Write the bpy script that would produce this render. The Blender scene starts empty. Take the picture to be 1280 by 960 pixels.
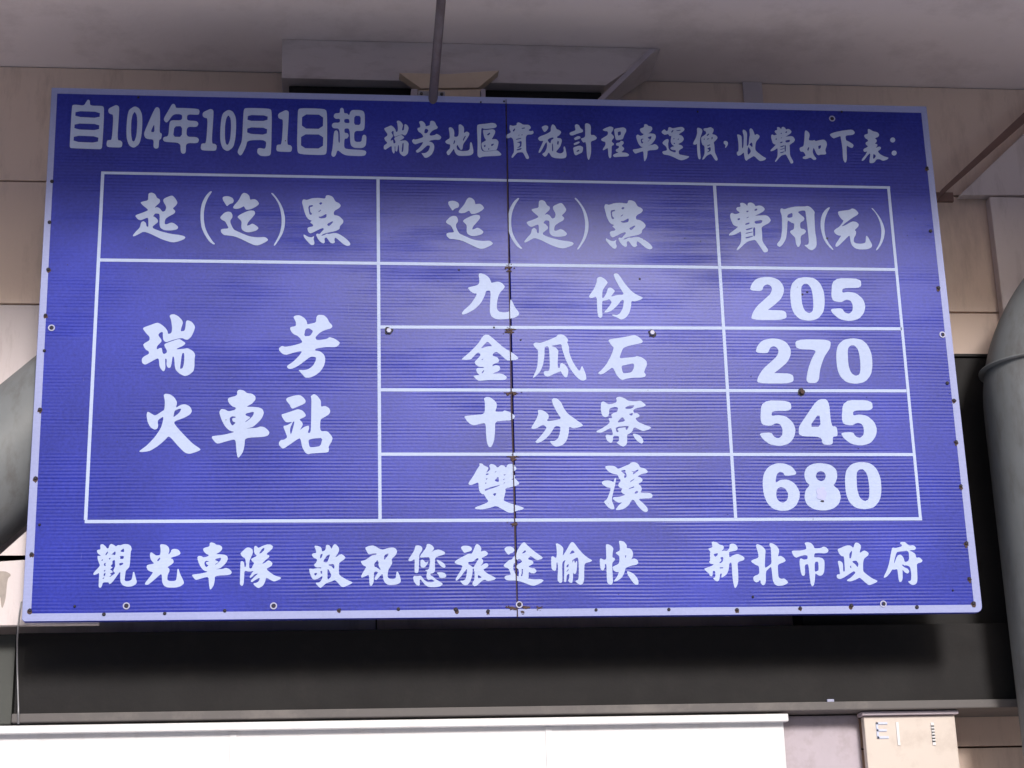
import bpy, bmesh, math, random
from math import radians, sin, cos, pi
from mathutils import Vector, Matrix
random.seed(7)
scene = bpy.context.scene
C = scene.collection

# ---------------------------------------------------------------- camera
cam_d = bpy.data.cameras.new('camera')
cam = bpy.data.objects.new('camera', cam_d)
C.objects.link(cam)
scene.camera = cam
F = 2243.709                      # focal length in pixels of the 1280 px wide photograph
cam_d.sensor_width = 36.0
cam_d.lens = 36.0 * F / 1280.0
cam_d.clip_start = 0.05
cam_d.clip_end = 3000
RB = Matrix(((0.994309707939579, -0.004379133631754793, -0.10643790624464872),
             (-0.10250531582792921, -0.31130753057395744, -0.9447646699760534),
             (-0.028997671012098134, 0.9502991342711933, -0.3099849842803588)))
CAM = Vector((-0.7304, -6.5876, 1.5519))
cam.matrix_world = Matrix.Translation(CAM) @ RB.to_4x4()

# ---------------------------------------------------------------- sky, sun, exposure
SUN_EL, SUN_AZ = 25.0, 10.0       # azimuth: degrees to the right of straight behind the camera
sd = Vector((sin(radians(SUN_AZ)) * cos(radians(SUN_EL)), -cos(radians(SUN_AZ)) * cos(radians(SUN_EL)), sin(radians(SUN_EL))))
world = bpy.data.worlds.new('World')
scene.world = world
world.use_nodes = True
wn = world.node_tree
bg = wn.nodes['Background']
sky = wn.nodes.new('ShaderNodeTexSky')
sky.sky_type = 'NISHITA'
sky.sun_disc = False
sky.sun_elevation = radians(SUN_EL)
sky.sun_rotation = math.atan2(sd.x, sd.y)
sky.air_density = 1.0
sky.dust_density = 3.0
wn.links.new(sky.outputs[0], bg.inputs[0])
bg.inputs[1].default_value = 0.115
sl = bpy.data.lights.new('sun', 'SUN')
sl.energy = 2.15
sl.angle = radians(10)
sl.color = (1.0, 0.95, 0.92)
so = bpy.data.objects.new('sun', sl)
C.objects.link(so)
so.rotation_euler = sd.to_track_quat('Z', 'Y').to_euler()
so.location = (4, -12, 14)
vs = scene.view_settings
vs.view_transform = 'Standard'
vs.look = 'None'
vs.exposure = 0.3
vs.gamma = 1.0
vs.use_curve_mapping = False

# ---------------------------------------------------------------- helpers
def at(px, py, Y):
    """point of the plane y = Y that stands at pixel (px, py) of the photograph"""
    d = RB @ Vector(((px - 640) / F, -(py - 480) / F, -1.0))
    t = (Y - CAM.y) / d.y
    return CAM + d * t

def link_mesh(name, me, m=None, parent=None):
    o = bpy.data.objects.new(name, me)
    C.objects.link(o)
    if m: me.materials.append(m)
    if parent: o.parent = parent
    return o

def tag(o, label=None, cat=None, group=None, kind=None):
    if label: o['label'] = label
    if cat: o['category'] = cat
    if group: o['group'] = group
    if kind: o['kind'] = kind
    return o

def thing(name, label, cat, loc, group=None):
    o = bpy.data.objects.new(name, None)
    o.empty_display_size = 0.1
    C.objects.link(o)
    o.location = loc
    return tag(o, label, cat, group)

def from_bm(name, bm, m=None, parent=None, smooth=False):
    me = bpy.data.meshes.new(name)
    bmesh.ops.recalc_face_normals(bm, faces=bm.faces)
    bm.to_mesh(me)
    bm.free()
    if smooth:
        for p in me.polygons: p.use_smooth = True
    o = link_mesh(name, me, m, parent)
    if parent:
        me.transform(Matrix.Translation(-world_loc(parent)))
    return o

def world_loc(o):
    v = Vector(o.location)
    while o.parent:
        o = o.parent
        v += Vector(o.location)
    return v

def box_bm(x0, x1, y0, y1, z0, z1, bev=0.0, seg=2, bm=None):
    b = bmesh.new()
    bmesh.ops.create_cube(b, size=1.0)
    for v in b.verts:
        v.co = Vector(((x0 + x1) / 2 + v.co.x * (x1 - x0), (y0 + y1) / 2 + v.co.y * (y1 - y0), (z0 + z1) / 2 + v.co.z * (z1 - z0)))
    if bev: bmesh.ops.bevel(b, geom=list(b.edges), offset=bev, segments=seg, profile=0.6, affect='EDGES')
    return b

def box(name, x0, x1, y0, y1, z0, z1, m, parent=None, bev=0.0):
    return from_bm(name, box_bm(x0, x1, y0, y1, z0, z1, bev), m, parent)

def prism(name, pts, y0, y1, m, parent=None, bev=0.0):
    """outline of (x, z) points given a thickness from y0 to y1"""
    b = bmesh.new()
    vs_ = [b.verts.new((x, y0, z)) for x, z in pts]
    f = b.faces.new(vs_)
    r = bmesh.ops.extrude_face_region(b, geom=[f])
    for v in r['geom']:
        if isinstance(v, bmesh.types.BMVert): v.co.y = y1
    if bev: bmesh.ops.bevel(b, geom=list(b.edges), offset=bev, segments=2, profile=0.6, affect='EDGES')
    return from_bm(name, b, m, parent)

def tube(name, path, r, m, parent=None, n=32, smooth=True, cap=True):
    b = bmesh.new()
    path = [Vector(p) for p in path]
    rings = []
    up = None
    for i, p in enumerate(path):
        t = (path[min(i + 1, len(path) - 1)] - path[max(i - 1, 0)]).normalized()
        if up is None:
            up = t.orthogonal().normalized()
        up = (up - t * up.dot(t)).normalized()
        s = t.cross(up)
        rings.append([b.verts.new(p + (up * cos(2 * pi * k / n) + s * sin(2 * pi * k / n)) * r) for k in range(n)])
    for a, c in zip(rings, rings[1:]):
        for k in range(n):
            b.faces.new((a[k], a[(k + 1) % n], c[(k + 1) % n], c[k]))
    if cap:
        b.faces.new(rings[0]); b.faces.new(rings[-1])
    o = from_bm(name, b, m, parent, smooth)
    return o

# ---------------------------------------------------------------- materials
def mat(name, col, rough=0.6, var=0.08, scale=6.0, bump=0.0, bscale=40.0, metal=0.0, spec=0.5, stain=None, stain_amt=0.0, stain_scale=3.0, stretch=(1, 1, 1)):
    m = bpy.data.materials.new(name)
    m.use_nodes = True
    n, l = m.node_tree.nodes, m.node_tree.links
    p = n['Principled BSDF']
    p.inputs['Roughness'].default_value = rough
    p.inputs['Metallic'].default_value = metal
    p.inputs['Specular IOR Level'].default_value = spec
    tc = n.new('ShaderNodeTexCoord')
    mp = n.new('ShaderNodeMapping')
    mp.inputs['Scale'].default_value = stretch
    l.new(tc.outputs['Object'], mp.inputs['Vector'])
    no = n.new('ShaderNodeTexNoise')
    no.inputs['Scale'].default_value = scale
    no.inputs['Detail'].default_value = 7
    no.inputs['Roughness'].default_value = 0.65
    l.new(mp.outputs[0], no.inputs['Vector'])
    mx = n.new('ShaderNodeMix'); mx.data_type = 'RGBA'
    mx.inputs[6].default_value = [c * (1 - var) for c in col] + [1]
    mx.inputs[7].default_value = [min(1, c * (1 + var)) for c in col] + [1]
    l.new(no.outputs['Fac'], mx.inputs[0])
    out = mx.outputs[2]
    if stain:
        s = n.new('ShaderNodeTexNoise'); s.inputs['Scale'].default_value = stain_scale; s.inputs['Detail'].default_value = 9
        s.inputs['Roughness'].default_value = 0.7
        l.new(mp.outputs[0], s.inputs['Vector'])
        r = n.new('ShaderNodeValToRGB')
        r.color_ramp.elements[0].position = 0.5; r.color_ramp.elements[0].color = (0, 0, 0, 1)
        r.color_ramp.elements[1].position = 0.75; r.color_ramp.elements[1].color = (stain_amt,) * 3 + (1,)
        l.new(s.outputs['Fac'], r.inputs[0])
        m2 = n.new('ShaderNodeMix'); m2.data_type = 'RGBA'
        l.new(r.outputs[0], m2.inputs[0]); l.new(out, m2.inputs[6]); m2.inputs[7].default_value = list(stain) + [1]
        out = m2.outputs[2]
    l.new(out, p.inputs['Base Color'])
    rr = n.new('ShaderNodeMapRange')
    rr.inputs['To Min'].default_value = max(0.02, rough - 0.1); rr.inputs['To Max'].default_value = min(1, rough + 0.1)
    l.new(no.outputs['Fac'], rr.inputs[0]); l.new(rr.outputs[0], p.inputs['Roughness'])
    if bump:
        bn = n.new('ShaderNodeTexNoise'); bn.inputs['Scale'].default_value = bscale; bn.inputs['Detail'].default_value = 5
        l.new(tc.outputs['Object'], bn.inputs['Vector'])
        b = n.new('ShaderNodeBump'); b.inputs['Strength'].default_value = 1.0; b.inputs['Distance'].default_value = bump
        l.new(bn.outputs['Fac'], b.inputs['Height']); l.new(b.outputs[0], p.inputs['Normal'])
    return m

RIB = 0.0133
def ribbed(name, col, amp, rough, spec=0.5, var=0.05, coat=0.0):
    """reflective sheeting on fluted board: fine horizontal ribs, stronger in some areas"""
    m = bpy.data.materials.new(name)
    m.use_nodes = True
    n, l = m.node_tree.nodes, m.node_tree.links
    p = n['Principled BSDF']
    p.inputs['Roughness'].default_value = rough
    p.inputs['Specular IOR Level'].default_value = spec
    p.inputs['Coat Weight'].default_value = coat
    p.inputs['Coat Roughness'].default_value = 0.3
    tc = n.new('ShaderNodeTexCoord')
    sx = n.new('ShaderNodeSeparateXYZ')
    l.new(tc.outputs['Object'], sx.inputs[0])
    # slow wobble of the ribs
    wob = n.new('ShaderNodeTexNoise'); wob.inputs['Scale'].default_value = 1.6; wob.inputs['Detail'].default_value = 2
    l.new(tc.outputs['Object'], wob.inputs['Vector'])
    a = n.new('ShaderNodeMath'); a.operation = 'MULTIPLY_ADD'
    l.new(wob.outputs['Fac'], a.inputs[0]); a.inputs[1].default_value = 0.012; l.new(sx.outputs['Z'], a.inputs[2])
    b = n.new('ShaderNodeMath'); b.operation = 'MULTIPLY'; b.inputs[1].default_value = 2 * pi / RIB
    l.new(a.outputs[0], b.inputs[0])
    s = n.new('ShaderNodeMath'); s.operation = 'SINE'; l.new(b.outputs[0], s.inputs[0])
    # where the ribs show: bands, stretched along the board
    mp = n.new('ShaderNodeMapping'); mp.inputs['Scale'].default_value = (0.9, 1, 3.2); mp.inputs['Location'].default_value = (3.7, 0, 1.3)
    l.new(tc.outputs['Object'], mp.inputs[0])
    ms = n.new('ShaderNodeTexNoise'); ms.inputs['Scale'].default_value = 1.9; ms.inputs['Detail'].default_value = 5
    l.new(mp.outputs[0], ms.inputs['Vector'])
    rp = n.new('ShaderNodeMapRange'); rp.inputs['From Min'].default_value = 0.43; rp.inputs['From Max'].default_value = 0.64
    rp.inputs['To Min'].default_value = 0.10; rp.inputs['To Max'].default_value = 1.0
    l.new(ms.outputs['Fac'], rp.inputs[0])
    # single ribs differ from one another
    mz = n.new('ShaderNodeMapping'); mz.inputs['Scale'].default_value = (0.8, 0.1, 48)
    l.new(tc.outputs['Object'], mz.inputs[0])
    nz = n.new('ShaderNodeTexNoise'); nz.inputs['Scale'].default_value = 1.0; nz.inputs['Detail'].default_value = 2
    l.new(mz.outputs[0], nz.inputs['Vector'])
    rz = n.new('ShaderNodeMapRange'); rz.inputs['From Min'].default_value = 0.3; rz.inputs['From Max'].default_value = 0.7
    rz.inputs['To Min'].default_value = 0.4; rz.inputs['To Max'].default_value = 1.35
    l.new(nz.outputs['Fac'], rz.inputs[0])
    q = n.new('ShaderNodeMath'); q.operation = 'MULTIPLY'; l.new(rp.outputs[0], q.inputs[0]); l.new(rz.outputs[0], q.inputs[1])
    h = n.new('ShaderNodeMath'); h.operation = 'MULTIPLY'; l.new(q.outputs[0], h.inputs[0]); l.new(s.outputs[0], h.inputs[1])
    # dents
    dn = n.new('ShaderNodeTexNoise'); dn.inputs['Scale'].default_value = 130; dn.inputs['Detail'].default_value = 3
    l.new(tc.outputs['Object'], dn.inputs['Vector'])
    hh = n.new('ShaderNodeMath'); hh.operation = 'MULTIPLY_ADD'; l.new(dn.outputs['Fac'], hh.inputs[0]); hh.inputs[1].default_value = 0.5
    l.new(h.outputs[0], hh.inputs[2])
    bp = n.new('ShaderNodeBump'); bp.inputs['Strength'].default_value = 1.0; bp.inputs['Distance'].default_value = amp
    l.new(hh.outputs[0], bp.inputs['Height']); l.new(bp.outputs[0], p.inputs['Normal'])
    # colour: faint mottling and dust
    no = n.new('ShaderNodeTexNoise'); no.inputs['Scale'].default_value = 75; no.inputs['Detail'].default_value = 4; no.inputs['Roughness'].default_value = 0.7
    l.new(tc.outputs['Object'], no.inputs['Vector'])
    n2 = n.new('ShaderNodeTexNoise'); n2.inputs['Scale'].default_value = 2.2; n2.inputs['Detail'].default_value = 5
    l.new(tc.outputs['Object'], n2.inputs['Vector'])
    av = n.new('ShaderNodeMath'); av.operation = 'ADD'; l.new(no.outputs['Fac'], av.inputs[0]); l.new(n2.outputs['Fac'], av.inputs[1])
    mr = n.new('ShaderNodeMapRange'); mr.inputs['From Min'].default_value = 0.7; mr.inputs['From Max'].default_value = 1.3
    l.new(av.outputs[0], mr.inputs[0])
    mx = n.new('ShaderNodeMix'); mx.data_type = 'RGBA'
    mx.inputs[6].default_value = [c * (1 - var) for c in col] + [1]
    mx.inputs[7].default_value = [min(1, c * (1 + var) + 0.006) for c in col] + [1]
    l.new(mr.outputs[0], mx.inputs[0]); l.new(mx.outputs[2], p.inputs['Base Color'])
    return m

M_BLUE = ribbed('blue_reflective_sheeting', (0.018, 0.030, 0.335), 0.00036, 0.33, 0.19, 0.30)
M_LETT = ribbed('pale_vinyl_lettering', (0.46, 0.55, 0.79), 0.00010, 0.5, 0.10, 0.06)
M_BORD = ribbed('pale_border_vinyl', (0.33, 0.37, 0.64), 0.00012, 0.45, 0.15, 0.06)
M_RUST = mat('rust', (0.075, 0.045, 0.04), 0.85, 0.5, 60, 0.001, 200)
M_SCREW = mat('dark_rusty_screw', (0.02, 0.017, 0.03), 0.7, 0.4, 90)
M_WASHER = mat('pale_washer', (0.36, 0.38, 0.56), 0.4, 0.1, 80)
M_SEAM = mat('dark_seam', (0.05, 0.03, 0.045), 0.8, 0.4, 60)
M_GALV = mat('galvanised_frame', (0.35, 0.35, 0.37), 0.5, 0.15, 30, metal=0.6)
M_WALL = mat('beige_wall_paint', (0.83, 0.66, 0.56), 0.55, 0.07, 2.0, 0.0006, 60, stain=(0.40, 0.28, 0.22), stain_amt=0.6, stain_scale=3.5, stretch=(2.2, 1, 0.45))
M_WALLP = mat('pale_wall_paint', (0.76, 0.68, 0.685), 0.55, 0.05, 3.0, 0.0006, 60, stain=(0.33, 0.27, 0.24), stain_amt=0.5, stain_scale=5, stretch=(2.5, 1, 0.5))
M_CEIL = mat('grey_ceiling_paint', (0.88, 0.79, 0.81), 0.7, 0.07, 1.5, 0.0015, 30, stain=(0.50, 0.42, 0.42), stain_amt=0.5, stain_scale=2.2)
M_JOINT = mat('brown_joint', (0.12, 0.07, 0.05), 0.9, 0.3, 30)
M_DARK = mat('dark_brown_steel', (0.006, 0.005, 0.006), 0.75, 0.4, 5, 0.0006, 80, stain=(0.018, 0.015, 0.015), stain_amt=0.5, stain_scale=7)
M_FLANGE = mat('grey_flange', (0.12, 0.11, 0.11), 0.6, 0.2, 10, stain=(0.3, 0.27, 0.25), stain_amt=0.5)
M_PIPE = mat('grey_pipe_paint', (0.20, 0.215, 0.225), 0.5, 0.22, 3, 0.0009, 22, stain=(0.09, 0.075, 0.065), stain_amt=0.75, stain_scale=4, stretch=(2.2, 2.2, 0.7))
M_CREAM = mat('cream_paint', (0.66, 0.52, 0.40), 0.6, 0.08, 8, 0.0005, 60, stain=(0.3, 0.2, 0.14), stain_amt=0.4, stain_scale=6)
M_ROD = mat('weathered_steel_rod', (0.20, 0.17, 0.19), 0.5, 0.25, 14, 0.0003, 90, metal=0.3, stain=(0.12, 0.06, 0.04), stain_amt=0.6, stain_scale=12, stretch=(1, 1, 0.2))
M_BRACE = mat('rusty_brown_brace', (0.22, 0.13, 0.11), 0.75, 0.3, 20, stain=(0.1, 0.05, 0.04), stain_amt=0.6, stain_scale=10)
M_WHITE = mat('white_fascia_paint', (0.80, 0.80, 0.83), 0.5, 0.05, 4, stain=(0.6, 0.58, 0.58), stain_amt=0.5, stain_scale=6, stretch=(2.5, 1, 0.5))
M_BOARD = mat('pale_cream_board', (0.70, 0.62, 0.56), 0.6, 0.06, 8, stain=(0.4, 0.32, 0.27), stain_amt=0.5, stain_scale=7)
M_LIL = mat('lilac_paint', (0.50, 0.44, 0.50), 0.6, 0.15, 10, stain=(0.25, 0.2, 0.2), stain_amt=0.5, stain_scale=9)
M_ASPH = mat('asphalt', (0.055, 0.055, 0.058), 0.9, 0.25, 20, 0.004, 60)
M_PAVE = mat('pale_paving', (0.55, 0.53, 0.52), 0.85, 0.15, 5, 0.002, 30)

# ---------------------------------------------------------------- setting
g = from_bm('ground', box_bm(-400, 400, -400, 400, -0.3, 0.0), M_ASPH); tag(g, kind='structure')
g = from_bm('pavement', box_bm(-40, 40, -29.5, 14, 0.004, 0.14, 0.01), M_PAVE); tag(g, kind='structure')
ZC = 5.36
CE = -2.15                        # front edge of the canopy
t_ = from_bm('ceiling', box_bm(-4.2, 4.2, CE, 3.0, ZC, ZC + 0.25, 0.01), M_CEIL); tag(t_, kind='structure')

WY = 0.60                         # front of the back wall
w = thing('back_wall', 'beige panelled wall with brown joints behind the blue fare sign', 'wall', (0, WY, 2.4))
z1, z2, z3 = at(20, 226, WY).z, at(20, 380, WY).z, at(15, 695, WY).z
rows = [(0.145, 2.36, M_WALL), (2.36, z3, M_WALLP), (z3, z2, M_WALLP), (z2, z1, M_WALL), (z1, ZC, M_WALL)]
xl = at(30, 450, WY).x
xr = at(1246, 380, WY).x
cols = [-4.2, -2.5, -0.5, 2.9, 4.2]
for ri, (a, b_, mm) in enumerate(rows):
    for xa, xb in zip(cols, cols[1:]):
        o = box('wall_panel', xa + 0.003, xb - 0.003, WY + random.uniform(0, 0.002), WY + 0.05, a + 0.004, b_ - 0.004,
                (M_WALLP if (xb <= 0 and ri < 3) else M_WALL), w, 0.002)
box('joint_backing', -4.2, 4.2, WY + 0.02, WY + 0.30, 0.14, ZC - 0.003, M_JOINT, w)

# ---------------------------------------------------------------- unseen building added opposite, to keep low sky out of the sign's reflection
M_FAC = mat('grey_facade_render', (0.34, 0.33, 0.34), 0.8, 0.15, 1.0)
M_GLASS = mat('dark_window_glass', (0.03, 0.035, 0.045), 0.1, 0.1, 2)
ho = thing('added_opposite_building', 'long grey unseen building across the street, added to block low sky reflections in the sign', 'building', (0, -30, 0))
box('facade', -45, 45, -36, -30, 0.0, 10.8, M_FAC, ho, 0.02)
box('parapet', -45.2, 45.2, -36.2, -29.8, 10.802, 11.3, M_FAC, ho, 0.02)
src = None
for zz in (1.2, 4.4, 7.6):
    for i in range(18):
        xx = -42 + i * 4.8
        if src is None:
            src = box('window', xx, xx + 2.4, -29.998, -29.93, zz, zz + 1.7, M_GLASS, ho, 0.01)
            x00, z00 = xx, zz
        else:
            c_ = src.copy(); C.objects.link(c_); c_.location = (xx - x00, 0, zz - z00)

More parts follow.
